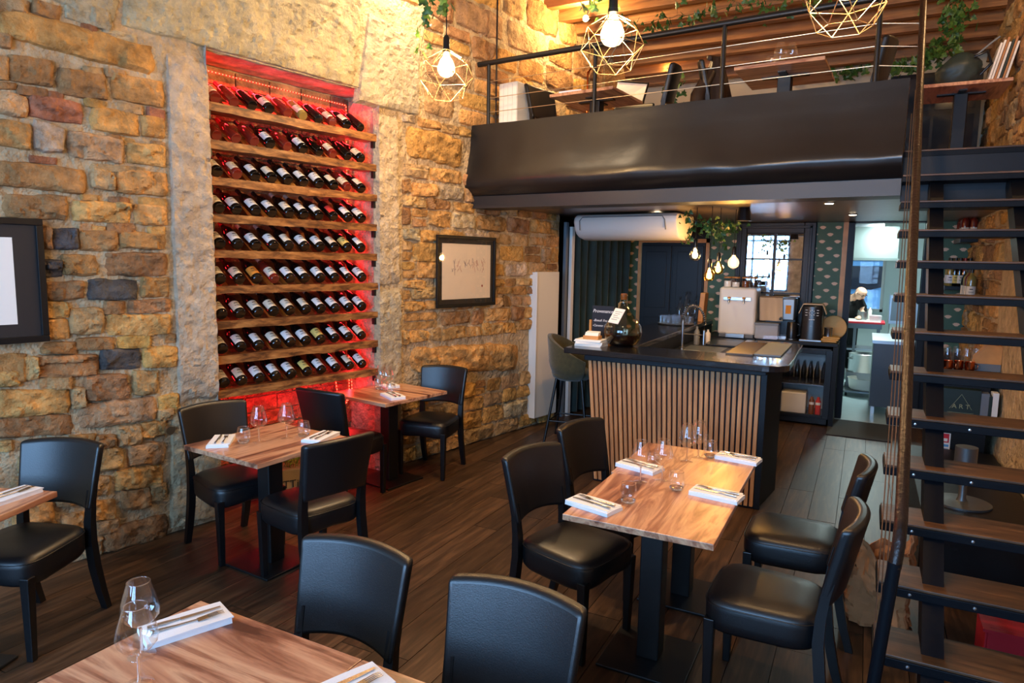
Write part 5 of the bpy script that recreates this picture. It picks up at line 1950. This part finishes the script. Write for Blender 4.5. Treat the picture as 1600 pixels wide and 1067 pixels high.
for k, (xx, yy_, a, lab) in enumerate(((-2.70, 6.16, 78, 'black dining chair upstairs by the stone wall'), (-1.90, 6.06, -80, 'dark dining chair upstairs with back to the jacket'),
                                       (-1.06, 6.12, 90, 'dining chair upstairs hung with a leather jacket'), (-.26, 6.08, -95, 'dining chair upstairs at the head of the stairs'),
                                       (-2.35, 7.0, 0, 'dining chair upstairs against the back of the wall table'))):
    o = copy_tree(chair0)
    o.location = (xx, yy_, MF)
    o.rotation_euler = (0, 0, math.radians(a))
    o['label'] = lab
    o['group'] = 'dining chairs on the mezzanine'
jk = thing('leather_jacket', 'brown leather jacket hung over a chair upstairs', 'jacket', (-1.26, 6.12, MF + .45))


def jkf(u, v, o_):
    a = (u - .5) * PI * 1.15
    w = .07 + .22 * (1 - v) ** .8
    r = w + .012 * math.sin(u * 21 + v * 3) * (1.2 - v) + o_
    return Vector((r * math.sin(a) * .9, -.0 - r * math.cos(a) * .8 + .1, -.12 + .66 * v + .02 * math.sin(u * 9)))


def jkg(u, v, o_):
    a = 2 * PI * u
    w = .05 + .24 * (1 - v) ** .9
    r = w * (1 + .07 * math.sin(u * 2 * PI * 7 + 2 * v)) + o_
    return Vector((r * math.cos(a) * .85, r * math.sin(a), -.35 + .83 * v))


G().slab(lambda u, v: jkg(u, v, 0), lambda u, v: jkg(u, v, -.008), 42, 14).build('body', M['coat'], jk, smooth=70)
G().tube([(-.05, -.05, .48), (-.07, 0, .5), (-.03, .06, .5), (.04, .05, .49), (.05, -.03, .48)], [.018, .022, .022, .022, .018], 8).build('collar', M['coat'], jk, smooth=70)
for sy in (-1, 1):
    G().tube([(-.03, sy * .1, .35), (-.1, sy * .2, .15), (-.1, sy * .26, -.1), (-.06, sy * .27, -.3)], [.05, .062, .058, .045], 10).build('sleeve', M['coat'], jk, smooth=70)
wb = thing('white_cabinet', 'cream tongue and groove cabinet upstairs against the stone wall', 'cabinet', (-3.14, 6.22, MF), math.radians(-10))
G().box(-.12, .1, -.25, .25, 0, .9).build('body', M['cream'], wb, bevel=.006)
for k in range(4):
    G().box(-.115 + k * .054, -.065 + k * .054, -.256, -.25, .01, .89).build('board', M['cream'], wb, bevel=.002)
rb = thing('open_laptop_stand', 'pale framed board leaning on black stand at upstairs table', 'board', (-2.2, 6.68, MT), math.radians(-10))
G().hexa([(-.2, 0, 0), (.14, 0, 0), (.14, .012, 0), (-.2, .012, 0)], [(-.2, .1, .27), (.14, .1, .2), (.14, .112, .2), (-.2, .112, .27)]).build('panel', M['cream'], rb)
G().tube([(-.2, .1, .275), (.14, .1, .205), (.14, .0, .0)], .012, 6).build('edge', M['blackmetal'], rb)
# bag and folders on the upstairs table behind the stair
bag = thing('rucksack', 'grey green rucksack slumped on the upstairs table behind the stair', 'bag', (.58, 7.22, MT))


def bagf(u, v, k):
    a = 2 * PI * u
    r = (math.sin(PI * (.08 + .9 * v)) ** .6) * (1 + .16 * noise.noise(Vector((math.cos(a) * 2, math.sin(a) * 2, v * 4))) - .14 * abs(noise.noise(Vector((math.cos(a) * 4, math.sin(a) * 4, v * 7)))))
    return Vector((.17 * r * math.cos(a) * k, .13 * r * math.sin(a) * k, .3 * v + .04 * r * math.cos(a) * v))


G().slab(lambda u, v: bagf(u, v, 1), lambda u, v: bagf(u, v, .9), 30, 14).build('body', plain('grey green nylon', sr(44, 58, 56), .5, bump=.3, bscale=15), bag, smooth=70)
G().tube([(.1, -.08, .24), (.19, -.1, .27), (.23, -.05, .18), (.16, -.03, .1)], .012, 8).build('strap', M['plasticdark'], bag, smooth=60)
G().tube([(.12, 0, .27), (.22, .0, .36), (.28, .02, .41)], .008, 6).build('handle', M['plasticgrey'], bag, smooth=60)
for k in range(7):
    o = G().box(-.008, .008, -.12, .12, 0, .33 + .02 * (k % 3)).build('folder', M[('cream', 'cream', 'kraft', 'cream', 'greenbox', 'kraft', 'cream')[k]], None, bevel=.002)
    o.location = (.79 + k * .0195, 7.22, MT)
    o.rotation_euler = (0, .22, 0)
    tag(o, '%s folder leaning in the row beside the rucksack' % ('pale', 'pale', 'brown', 'pale', 'dark green', 'brown', 'pale')[k], 'folder', 'folders beside the rucksack')
# dark leaded cabinet at the back upstairs
dk = thing('glazed_cabinet', 'dark glazed cabinet at the back of the mezzanine', 'cabinet', (.50, 8.85, MF))
G().box(-.42, .42, -.2, .2, 0, 1.25).build('body', M['blackpaint'], dk)
for i in range(2):
    for j in range(3):
        G().box(-.38 + i * .39, -.02 + i * .39, -.208, -.2, .06 + j * .4, .4 + j * .4).build('pane', M['darkglass'], dk)
# mezzanine lamps: a wall spot by the first joist and a lamp behind the chairs
for k, (p, w, lb, tg_) in enumerate(((PY(914, 28, 6.9), 90, 'bright spotlight under the first joist by the stone wall', Vector((-2.2, 8.6, 3.6))), (PY(1046, 108, 8.6), 75, 'bright lamp low on the back wall behind the upstairs chairs', None))):
    t = thing('wall_spotlight', lb, 'spotlight', p)
    G().tube([(0, .02, .0), (0, .09, .02)], [.035, .03], 14).build('head', M['blackmetal'], t)
    G().lathe([(0, 0), (.03, 0), (0, .001)], 16, M=Matrix.Translation((0, .018, -.001)) @ Matrix.Rotation(PI / 2, 4, 'X')).build('lens', M['spotglow'], t)
    G().tube([(0, .06, .01), (0, .08, .12)], .008, 6).build('bracket', M['blackmetal'], t)
    point('spot_light', (p.x, p.y - .06, p.z - .01), w, (1, .68, .32), .03)
# a third warm lamp high on the right wall upstairs, out of view, lights that corner
t = thing('wall_spotlight', 'spotlight on the right stone wall above the folders', 'spotlight', (RX - .1, 6.15, 4.3))
G().tube([(0, 0, 0), (-.06, .03, -.05)], [.03, .035], 12).build('head', M['blackmetal'], t)
G().tube([(0, 0, 0), (.1, 0, 0)], .01, 6).build('bracket', M['blackmetal'], t)
point('wall_spot_offscreen', (RX - .22, 6.2, 4.2), 26, (1, .62, .28), .03)
# steel pipe up the stone wall by the mezzanine
o = G().tube([wl(3.72, .07, 3.1), wl(3.72, .07, 4.7)], .009, 8).build('wall_conduit', M['rust'], None)
tag(o, 'thin rusty conduit running up stone wall above the railing', 'pipe')
o = G().tube([wl(5.35, .08, 2.7), wl(5.35, .08, 4.02), wl(5.42, .09, 4.08), wl(5.6, .1, 4.06)], .011, 8).build('copper_conduit', M['copper'], None, smooth=60)
tag(o, 'copper pipe bent at the top on the upstairs stone wall', 'pipe')

# ------------------------------------------------------------------ kitchen
kx0, kx1, ky1 = -1.6, 1.5, 14.2
struct(G().box(kx0 - .1, kx0, 9.2, ky1, 0, 2.75).build('wall_kitchen_left', M['kwall']))
struct(G().box(kx1, kx1 + .1, 9.2, ky1, 0, 2.75).build('wall_kitchen_right', M['kwall']))
struct(G().box(kx0, kx1, 9.2, ky1, 2.62, 2.75).build('ceiling_kitchen', M['kwall']))
KWx0, KWx1, KWz0, KWz1 = -1.0, .30, 1.02, 2.06
struct(G().box(kx0, KWx0, ky1, ky1 + .12, 0, 2.75).box(KWx1, kx1, ky1, ky1 + .12, 0, 2.75).box(KWx0, KWx1, ky1, ky1 + .12, 0, KWz0).box(KWx0, KWx1, ky1, ky1 + .12, KWz1, 2.75).build('wall_kitchen_back', M['kwall']))
kw = struct(G().box(KWx0, KWx0 + .05, ky1 + .03, ky1 + .09, KWz0, KWz1).box(KWx1 - .05, KWx1, ky1 + .03, ky1 + .09, KWz0, KWz1).box(KWx0, KWx1, ky1 + .03, ky1 + .09, KWz0, KWz0 + .05).box(KWx0, KWx1, ky1 + .03, ky1 + .09, KWz1 - .05, KWz1).build('window_3', M['white']))
G().box(KWx0 + .05, KWx1 - .05, ky1 + .058, ky1 + .062, KWz0 + .05, KWz1 - .05).build('pane', M['pane'], kw)
area('kitchen_light', (.2, 12.1, 2.572), (.2, 12.1, 0), .2, .76, 95, (.80, 1, .97))
kl = thing('kitchen_ceiling_light', 'bright white lamp on the kitchen ceiling', 'ceiling light', (.2, 12.1, 2.62))
G().box(-.12, .12, -.4, .4, -.04, 0).build('housing', M['white'], kl)
G().box(-.1, .1, -.38, .38, -.046, -.04).build('diffuser', M['whiteglow'], kl)
hd = thing('extractor_hood', 'steel extractor hood over the kitchen table', 'hood', (0, 12.9, 0))
G().hexa([(-.9, -.3, 1.99), (.42, -.3, 1.99), (.42, .3, 1.99), (-.9, .3, 1.99)], [(-.9, -.22, 2.5), (.42, -.22, 2.5), (.42, .3, 2.5), (-.9, .3, 2.5)]).build('canopy', M['hood'], hd)
G().box(-.92, .44, -.32, .3, 1.95, 1.99).build('lip', M['hood'], hd)
G().box(-.5, .2, -.1, .28, 2.5, 2.62).build('duct', M['steel'], hd)
kt = thing('kitchen_table', 'steel kitchen table with red edged chopping top', 'table', (-.25, 12.5, 0))
G().box(-.7, .52, -.3, .3, .86, .94).build('frame', M['darksteel'], kt)
G().box(-.72, .56, -.32, .3, .94, .965).build('red_top', M['redplastic'], kt)
G().box(-.70, .50, -.29, .3, .965, .975).build('cutting_surface', M['white'], kt)
for sx in (-.66, .14, .48):
    for sy in (-.26, .26):
        G().box(sx - .02, sx + .02, sy - .02, sy + .02, 0, .86).build('leg', M['darksteel'], kt)
G().box(-.68, .5, -.26, .26, .5, .53).build('lower_shelf', M['steel'], kt)
ov = thing('kitchen_cabinet', 'dark grey steel kitchen cabinet just inside doorway', 'cabinet', (.42, 10.0, 0))
G().box(-.28, .3, -.45, .6, .1, .9).build('body', plain('dark kitchen steel', sr(84, 90, 96), .4, metal=.4), ov)
G().box(-.3, .32, -.47, .6, .9, .94).build('worktop', M['steel'], ov)
G().box(-.285, -.28, -.43, .0, .15, .88).build('door', M['darksteel'], ov, bevel=.002)
for sx in (-.24, .26):
    for sy in (-.4, .5):
        G().box(sx - .02, sx + .02, sy - .02, sy + .02, 0, .1).build('foot', M['steel'], ov)
pot = thing('stock_pot', 'large steel stock pot on the kitchen floor trolley', 'pot', (.06, 11.2, .30))
G().shell([(0, .003), (.19, 0), (.195, .02), (.195, .26), (.2, .265), (.19, .27)], 32).build('vessel', M['steel'], pot, smooth=50)
G().lathe([(0, .18), (.188, .18), (0, .181)], 28).build('contents', M['plasticdark'], pot)
for a in (.6, 3.7):
    G().tube([(.195 * math.cos(a - .2), .195 * math.sin(a - .2), .19), (.235 * math.cos(a), .235 * math.sin(a), .2), (.195 * math.cos(a + .2), .195 * math.sin(a + .2), .19)], .008, 6).build('handle', M['steel'], pot)
o = G().shell([(0, .003), (.2, 0), (.22, .02), (.24, .16), (.25, .165)], 28).build('white_basin', M['white'], None, smooth=50)
o.location = (.1, 10.9, .09)
pot.location = (.04, 11.25, .30)
tag(o, 'white enamel basin on the kitchen floor in front of the stock pot', 'basin')
tl = thing('floor_trolley', 'low steel trolley under the stock pot and basin', 'trolley', (.07, 11.1, 0))
G().box(-.26, .26, -.42, .38, .06, .085).build('deck', M['darksteel'], tl)
G().box(-.24, .2, .0, .36, .085, .297).build('riser', M['darksteel'], tl)
for sx in (-.22, .22):
    for sy in (-.38, .34):
        G().lathe([(0, -.015), (.028, -.015), (.03, 0), (.028, .015), (0, .015)], 12, M=Matrix.Translation((sx, sy, .0345)) @ Matrix.Rotation(PI / 2, 4, 'Y')).build('wheel', M['plasticdark'], tl)
KT = .9755
for k, (xx, yy_, nm, mm, r_, h_, lb, ct) in enumerate(((-.02, 12.62, 'mixing_bowl', 'darksteel', .075, .13, 'dull steel bowl in front of the cook', 'bowl'), (.09, 12.72, 'squeeze_bottle', 'white', .03, .2, 'white squeeze bottle on kitchen table', 'bottle'),
                                                       (.02, 12.75, 'pepper_mill', 'plasticdark', .025, .24, 'black pepper mill on kitchen table', 'pepper mill'), (.16, 12.5, 'plastic_tub', 'lab_red', .07, .09, 'tub of red sauce on kitchen table', 'tub'))):
    o = G().lathe([(0, 0), (r_ * .9, 0), (r_, h_ * .15), (r_ * (1 if k in (0, 3) else .95), h_ * .75), (r_ * (1.02 if k in (0, 3) else .4), h_ * .9), (r_ * (1.0 if k in (0, 3) else .4), h_), (0, h_)], 20).build(nm, M[mm], None, smooth=40)
    o.location = (xx, yy_, KT)
    tag(o, lb, ct)
o = G().box(-.09, .09, -.07, .07, 0, .1).build('clear_container', M['plasticpink'], None, bevel=.01)
o.location = (.17, 12.33, KT)
tag(o, 'clear plastic container at the end of kitchen table', 'container')
mw = thing('steel_oven', 'steel microwave oven on stand at the right kitchen wall', 'oven', (.56, 12.6, 0))
G().box(-.2, .25, -.25, .25, .95, 1.4).build('body', M['steel'], mw)
G().box(-.18, .1, -.256, -.25, 1.0, 1.36).build('door', M['darksteel'], mw)
G().lathe([(0, 0), (.025, 0), (.022, .02), (0, .022)], 12, M=Matrix.Translation((.18, -.25, 1.3)) @ Matrix.Rotation(PI / 2, 4, 'X')).build('knob', M['plasticdark'], mw)
G().box(-.18, .23, -.23, .23, 0, .95).build('stand', M['kwall'], mw)
# cook bending over the table
pe = thing('person', 'bald cook in black t shirt and glasses bending over the kitchen table', 'person', (-.27, 12.94, 0))
pe.scale = (1.06, 1.06, 1.0)


def fused(name, g, mat, parent, vox):
    """overlapping limbs fused into one continuous skin"""
    o = g.build(name, mat, parent, smooth=180)
    r = o.modifiers.new('fuse', 'REMESH')
    r.mode = 'VOXEL'
    r.voxel_size = vox
    r.use_smooth_shade = True
    sm = o.modifiers.new('soft', 'SMOOTH')
    sm.iterations = 4
    return o


hc = Vector((.185, -.20, 1.40))
fdir = Vector((.60, -.55, -.58)).normalized()      # looking down at the work
side = fdir.cross(Vector((0, 0, 1))).normalized()
upv = side.cross(fdir)
HM = Matrix((side, fdir, upv)).transposed().to_4x4()
HM.translation = hc
torso = [((0, .13, .90), .15), ((0, .11, 1.06), .14), ((.02, .03, 1.20), .15), ((.05, -.04, 1.29), .115)]
arms = {-1: [(-.11, -.02, 1.28), (-.19, -.10, 1.12), (-.13, -.30, 1.03), (-.09, -.36, 1.015)], 1: [(.17, .0, 1.27), (.25, -.10, 1.12), (.22, -.30, 1.03), (.19, -.36, 1.015)]}
g = G()
g.tube([p for p, r in torso], [r for p, r in torso], 18)
g.tube([(.05, -.04, 1.28), (.10, -.10, 1.335), (.15, -.155, 1.375)], [.085, .056, .056], 14)
g.lathe([(0, -.105), (.045, -.096), (.066, -.07), (.078, -.02), (.083, .03), (.074, .072), (.045, .1), (0, .112)], 20, M=HM @ Matrix.Diagonal((.92, 1.12, 1, 1)))
for sg in (-1, 1):
    A_ = arms[sg]
    g.tube([torso[3][0]] + A_, [.08, .066, .05, .034, .03], 12)
    hnd = Vector(A_[-1])
    g.tube([hnd + Vector((0, .02, 0)), hnd + Vector((0, -.05, -.004))], [.028, .036], 10)
    for q in range(4):
        b0 = hnd + Vector((-.026 + q * .0175, -.045, -.004))
        g.tube([b0, b0 + Vector((0, -.03, -.004)), b0 + Vector((0, -.052 - .008 * (q in (1, 2)), -.018))], [.0095, .009, .0075], 7)
    g.tube([hnd + Vector((-sg * .025, -.01, 0)), hnd + Vector((-sg * .05, -.035, -.008)), hnd + Vector((-sg * .045, -.06, -.016))], [.012, .01, .008], 7)
    g.tube([(sg * .09, .13, .9), (sg * .1, .14, .48), (sg * .1, .16, .07)], [.1, .07, .048], 12)
    g.tube([(sg * .1, .17, .045), (sg * .11, .02, .035)], [.045, .035], 10)
    g.lathe([(0, -.03), (.012, -.02), (.017, 0), (.012, .02), (0, .03)], 10, M=HM @ Matrix.Translation((sg * .079, -.01, -.005)))
g.tube([hc + fdir * .082 + upv * .015, hc + fdir * .108 - upv * .02, hc + fdir * .088 - upv * .03], [.008, .014, .009], 8)
fused('body', g, M['skin'], pe, .0085)
g = G()
g.tube([p for p, r in torso] + [(.07, -.065, 1.31)], [.168, .16, .168, .135, .08], 20)
for sg in (-1, 1):
    A_ = [Vector(p) for p in arms[sg]]
    g.tube([torso[3][0], A_[0], A_[0].lerp(A_[1], .8)], [.1, .088, .07], 14)
fused('t_shirt', g, M['tshirt'], pe, .012)
g = G()
g.tube([(0, .13, .96), (0, .13, .86)], [.165, .16], 18)
for sg in (-1, 1):
    g.tube([(sg * .08, .13, .92), (sg * .1, .14, .48), (sg * .1, .165, .08)], [.115, .085, .066], 14)
fused('trousers', g, M['tshirt'], pe, .014)
for sg in (-1, 1):
    G().tube([hc + fdir * .092 + side * sg * .034 + side * .021 * math.cos(a) + upv * (.014 + .017 * math.sin(a)) for a in [2 * PI * k / 14 for k in range(14)]], .003, 5, closed=True).build('glasses_rim', M['plasticdark'], pe)
    G().tube([hc + fdir * .09 + side * sg * .056 + upv * .016, hc - fdir * .01 + side * sg * .082 + upv * .012], .0025, 5).build('glasses_arm', M['plasticdark'], pe)
    G().lathe([(0, -.007), (.008, 0), (0, .007)], 8, M=Matrix.Translation(hc + fdir * .083 + side * sg * .032 + upv * .014)).build('eye', M['plasticdark'], pe)
    G().tube([hc + fdir * .086 + side * sg * .05 + upv * .036, hc + fdir * .092 + side * sg * .018 + upv * .038], .004, 5).build('eyebrow', M['stem'], pe)
G().tube([hc + fdir * .083 - upv * .052 + side * .02, hc + fdir * .089 - upv * .05, hc + fdir * .083 - upv * .052 - side * .02], .0045, 6).build('mouth', M['inkred'], pe)
# van outside the kitchen window
vn = thing('van', 'light blue van parked outside the kitchen window', 'van', (-.9, 16.4, 0))
vp = [(-2.4, .35), (1.75, .35), (1.78, 1.0), (1.7, 1.62), (1.6, 1.98), (1.45, 2.1), (-2.3, 2.1), (-2.4, 1.9)]
v_ = G()
n = len(vp)
vs = [(x_, 0 if z_ < 1.2 else .1 * (z_ - 1.2), z_) for x_, z_ in vp] + [(x_, 1.8, z_) for x_, z_ in vp]
v_.add(vs, [tuple(range(n - 1, -1, -1)), tuple(range(n, 2 * n))] + [(i, (i + 1) % n, n + (i + 1) % n, n + i) for i in range(n)][:])
v_.build('body', M['vanblue'], vn, bevel=.05, seg=3)


def vpt(x_, z_, d=.012):
    return Vector((x_, .1 * max(0, z_ - 1.2) - d, z_))


w_ = [(-.2, 1.52), (.2, 1.84)]
wp = [(.35, 1.86), (1.45, 1.86), (1.5, 1.8), (1.34, 1.56), (1.2, 1.42), (1.0, 1.36), (.35, 1.36)]
g = G()
g.add([vpt(x_, z_, .03) for x_, z_ in wp] + [vpt(x_, z_, -.02) for x_, z_ in wp], [tuple(range(7))[::-1], tuple(range(7, 14))] + [(i, (i + 1) % 7, 7 + (i + 1) % 7, 7 + i) for i in range(7)])
g.build('side_window', M['darkglass'], vn)
G().tube([vpt(-2.0, 2.0, .03), vpt(1.4, 2.0, .03)], .03, 8).build('roof_rail', M['steel'], vn)
for xx in (-1.4, 1.1):
    G().lathe([(0, -.1), (.2, -.1), (.33, -.09), (.34, 0), (.33, .09), (.2, .1), (0, .1)], 24, M=Matrix.Translation((xx, .12, .34)) @ Matrix.Rotation(PI / 2, 4, 'X')).build('wheel', M['plasticdark'], vn, smooth=50)
struct(G().box(-8, 8, 14.35, 24, -.1, -.0).build('floor_street', M['plasticgrey']))
struct(G().box(-8, 8, 22, 22.2, 0, 5).build('wall_street', M['kwall']))

# ------------------------------------------------------------------ mat, bag, things behind the stairs
o = G().box(-.30, .34, 0, .86, 0, .012).build('door_mat', M['mat'], None, bevel=.004)
o.location = (.02, 8.08, .0005)
tag(o, 'dark grey door mat before the kitchen doorway', 'mat')
pb = thing('paper_bag', 'crumpled brown paper bag on the floor beside the stairs', 'paper bag', (.175, 3.93, 0))


def pbf(u, v, k):
    a = 2 * PI * u
    sq = 1 / max(abs(math.cos(a)), abs(math.sin(a))) ** .55
    q = Vector((math.cos(a) * 2.6, math.sin(a) * 2.6, v * 4))
    r = .16 * sq * (1 - .16 * v) * (1 + .2 * noise.noise(q * .5) + .22 * abs(noise.noise(q * 1.4)) - .16 * abs(noise.noise(q * 2.9 + Vector((7, 3, 1)))))
    return Vector((r * math.cos(a) * k, r * math.sin(a) * k * .85, .005 + (.40 + .05 * math.sin(2 * a + 1) + .03 * math.sin(5 * a)) * v))


G().slab(lambda u, v: pbf(u, v, 1), lambda u, v: pbf(u, v, .96), 60, 22).build('sack', M['kraft'], pb, smooth=18)
G().box(-.11, .11, -.085, .085, 0, .012).build('bottom', M['kraft'], pb)

un = thing('storage_unit', 'black storage unit standing behind the staircase', 'cabinet', (.77, 6.75, 0))
G().box(-.2, .17, -.25, .45, 0, 1.0).build('carcass', M['blackpaint'], un)
G().box(-.21, .18, -.27, .45, 1.0, 1.02).build('worktop', M['blackpaint'], un)
UZ = 1.0205
sk = thing('safety_sticker', 'red and white safety sticker on the black unit behind stairs', 'sticker', (.66, 6.499, .42))
G().box(-.045, .045, -.002, 0, -.08, .08).build('sheet', M['lab_white'], sk)
G().box(-.04, .035, -.003, -.002, .0, .075).build('red_field', M['redplastic'], sk)
G().box(-.03, .025, -.004, -.003, .01, .035).build('pictogram', M['lab_white'], sk)
G().box(-.04, .035, -.003, -.002, -.035, -.015).build('blue_line', M['vanblue'], sk)
G().box(-.04, .035, -.003, -.002, -.065, -.05).build('blue_line', M['vanblue'], sk)
gb_ = thing('gift_box', 'dark green box with pale printed triangle behind stairs', 'box', (.74, 6.44, .60))
G().box(-.13, .13, -.055, .055, 0, .29).build('box', M['greenbox'], gb_, bevel=.003)
g = G()
for a, b in (((-.075, .13), (0, .25)), ((0, .25), (.075, .13)), ((-.09, .1), (.09, .1)), ((-.09, .085), (.09, .085))):
    g.tube([(a[0], -.056, a[1]), (b[0], -.056, b[1])], .0015, 4)
g.build('printed_lines', M['gold'], gb_)
text_mesh('printed_letters', 'A R T', .05, Matrix.Translation((0, -.0562, .135)) @ Matrix.Rotation(PI / 2, 4, 'X'), M['gold'], gb_, align='CENTER')
G().box(-.14, .2, -.06, .06, -.02, 0).build('ledge', M['blackpaint'], gb_)
for k, (xx, mm, w, h_, lb) in enumerate(((.895, 'plasticgrey', .03, .27, 'grey binder beside the dark green box'), (.935, 'vanblue', .012, .25, 'thin green binder'), (.965, 'paper', .02, .28, 'white booklet at the end of row'))):
    o = G().box(-w, w, -.05, .05, 0, h_).build('binder', M[mm if k != 1 else 'greenbox'], None)
    o.location = (xx if k == 0 else xx + .0, 6.44, .6005)
    tag(o, lb + (' behind the staircase' if k else ''), 'binder')
# copper mugs, glass crate, tool, wooden crate on the unit
for k in range(3):
    o = thing('copper_mug', 'shiny copper mug on the black unit behind stairs', 'mug', (.645 + .075 * k, 6.56 + .03 * (k % 2), UZ), 0, 'copper mugs behind the stairs')
    G().shell([(0, .002), (.03, 0), (.036, .02), (.034, .07), (.035, .075)], 16).build('cup', M['copper'], o, smooth=60)
    G().tube([(.034, 0, .06), (.055, 0, .05), (.052, 0, .02), (.034, 0, .015)], .004, 6).build('handle', M['copper'], o)
for i in range(5):
    for j in range(2):
        o = sg0.copy()
        C.objects.link(o)
        o.location = (.66 + i * .07, 6.8 + j * .08, UZ)
        o.scale = (1.2, 1.2, 1.6)
        tag(o, 'upturned clear glass on the black unit behind stairs', 'glass', 'upturned glasses behind the stairs')
wc = thing('wooden_scoop_crate', 'small open wooden crate with slanted side on the unit behind stairs', 'crate', (.92, 6.68, UZ + .06))
G().prism([(-.09, 0), (.09, 0), (.09, .15), (-.01, .15), (-.09, .05)], -.07, -.06, M=Matrix.Rotation(PI / 2, 4, 'X')).build('side', M['oak'], wc)
G().prism([(-.09, 0), (.09, 0), (.09, .15), (-.01, .15), (-.09, .05)], .06, .07, M=Matrix.Rotation(PI / 2, 4, 'X')).build('side', M['oak'], wc)
G().box(-.09, .09, -.06, .06, 0, .012).box(.078, .09, -.06, .06, 0, .15).build('shell', M['oak'], wc)
G().box(-.08, .09, -.065, .065, -.06, 0).build('plinth', M['plasticgrey'], wc)
# wall shelves with bottles behind the stairs
for k, (x0, x1, z_, lb, n_, key) in enumerate(((.84, 1.0, 2.16, 'upper black bottle shelf behind the stairs', 4, 'rose'), (.74, 1.0, 1.66, 'middle black bottle shelf behind the stairs', 5, 'bottle'))):
    sf = thing('bottle_shelf', lb, 'shelf', (0, 0, z_))
    G().box(x0, x1, 8.5, 9.08, -.04, 0).build('board', M['blackpaint'], sf, bevel=.003)
    G().box(x0 - .005, x0, 8.5, 9.08, -.045, .004).build('edge_strip', M['plasticgrey'], sf)
    if k == 0:
        n_ = 4
    for i in range(n_):
        for j in range(2):
            key = [['xrck', 'xrck', 'xrck', 'bdck'], ['xwwk', 'xdyk', 'xdck', 'xrcr', 'bdck']][k][i]
            if key not in KINDS:
                KINDS[key] = bottle_kind(key)
                e = KINDS[key]
            else:
                e = copy_tree(KINDS[key])
            e.matrix_world = Matrix.Translation((x0 + .045 + i * (x1 - x0 - .09) / (n_ - 1) if k else x0 + .04 + (i % 2) * .075, 8.58 + j * .13 + (i // 2) * .26 * (1 - k), z_ + .0005)) @ Matrix.Rotation(.2 * i, 4, 'Z')
            tag(e, 'upright %s bottle with %s on the %s' % (GN[key[1]], LN[key[2]], lb.replace(' bottle', '')), 'bottle', 'bottles on the ' + lb)
sf = thing('bottle_shelf', 'low black bottle shelf on the stone wall behind stairs', 'shelf', (0, 0, 1.56))
G().box(.80, RX - .005, 7.6, 8.25, -.05, 0).build('board', M['blackpaint'], sf, bevel=.003)
for k, (yy_, key) in enumerate(((7.7, 'xwck'), (7.83, 'xrck'), (7.96, 'xwck'), (8.1, 'bdck'))):
    if key not in KINDS:
        KINDS[key] = bottle_kind(key)
        e = KINDS[key]
    else:
        e = copy_tree(KINDS[key])
    e.matrix_world = Matrix.Translation((.88, yy_, 1.5605)) @ Matrix.Scale(1.05, 4)
    tag(e, 'spirit bottle, %s glass, on the low shelf by the stone wall' % GN[key[1]], 'bottle', 'spirit bottles on the low shelf')
pk = thing('added_shade_plinth', 'low black plinth added under the stairs to stand in for shade', 'plinth', (.69, 5.5, 0))
G().box(-.3, .29, -.95, .85, 0, .4).build('body', M['blackpaint'], pk, bevel=.004)  # added black box, makes the space under the stairs read as shade
G().box(-.28, .27, -.955, -.95, .04, .36).build('front_panel', M['blackpaint'], pk)
# stored pedestal and red crate under the stairs
pd = thing('spare_pedestal', 'spare steel pedestal standing on the added dark plinth under the stairs', 'pedestal', (.62, 4.9, .4005))
G().lathe([(0, 0), (.16, 0), (.16, .012), (.03, .02), (.022, .04), (.022, .2), (.06, .21), (.06, .36), (0, .36)], 24).build('column', M['darksteel'], pd, smooth=40)
rc = thing('red_crate', 'red plastic crate on the floor under the stairs', 'crate', (.74, 3.75, 0))
G().box(-.14, .14, -.12, .12, 0, .02).box(-.14, -.13, -.12, .12, .02, .2).box(.13, .14, -.12, .12, .02, .2).box(-.13, .13, -.12, -.11, .02, .2).box(-.13, .13, .11, .12, .02, .2).build('tub', M['redplastic'], rc, bevel=.003)
G().box(-.15, .15, -.13, .13, .19, .205).box(-.12, .12, -.1, .1, .19, .206).build('rim', M['redplastic'], rc)
# brass wall cap beside the jamb
o = G().lathe([(0, .02), (.028, .02), (.032, 0), (0, 0)], 16, M=Matrix.Translation(wl(.47, .05, .71)) @ Matrix.Rotation(-WA, 4, 'Z') @ Matrix.Rotation(PI / 2, 4, 'Y')).build('brass_cap', M['brass'], None, smooth=40)
tag(o, 'round brass cap set in stone wall beside the niche jamb', 'cap')
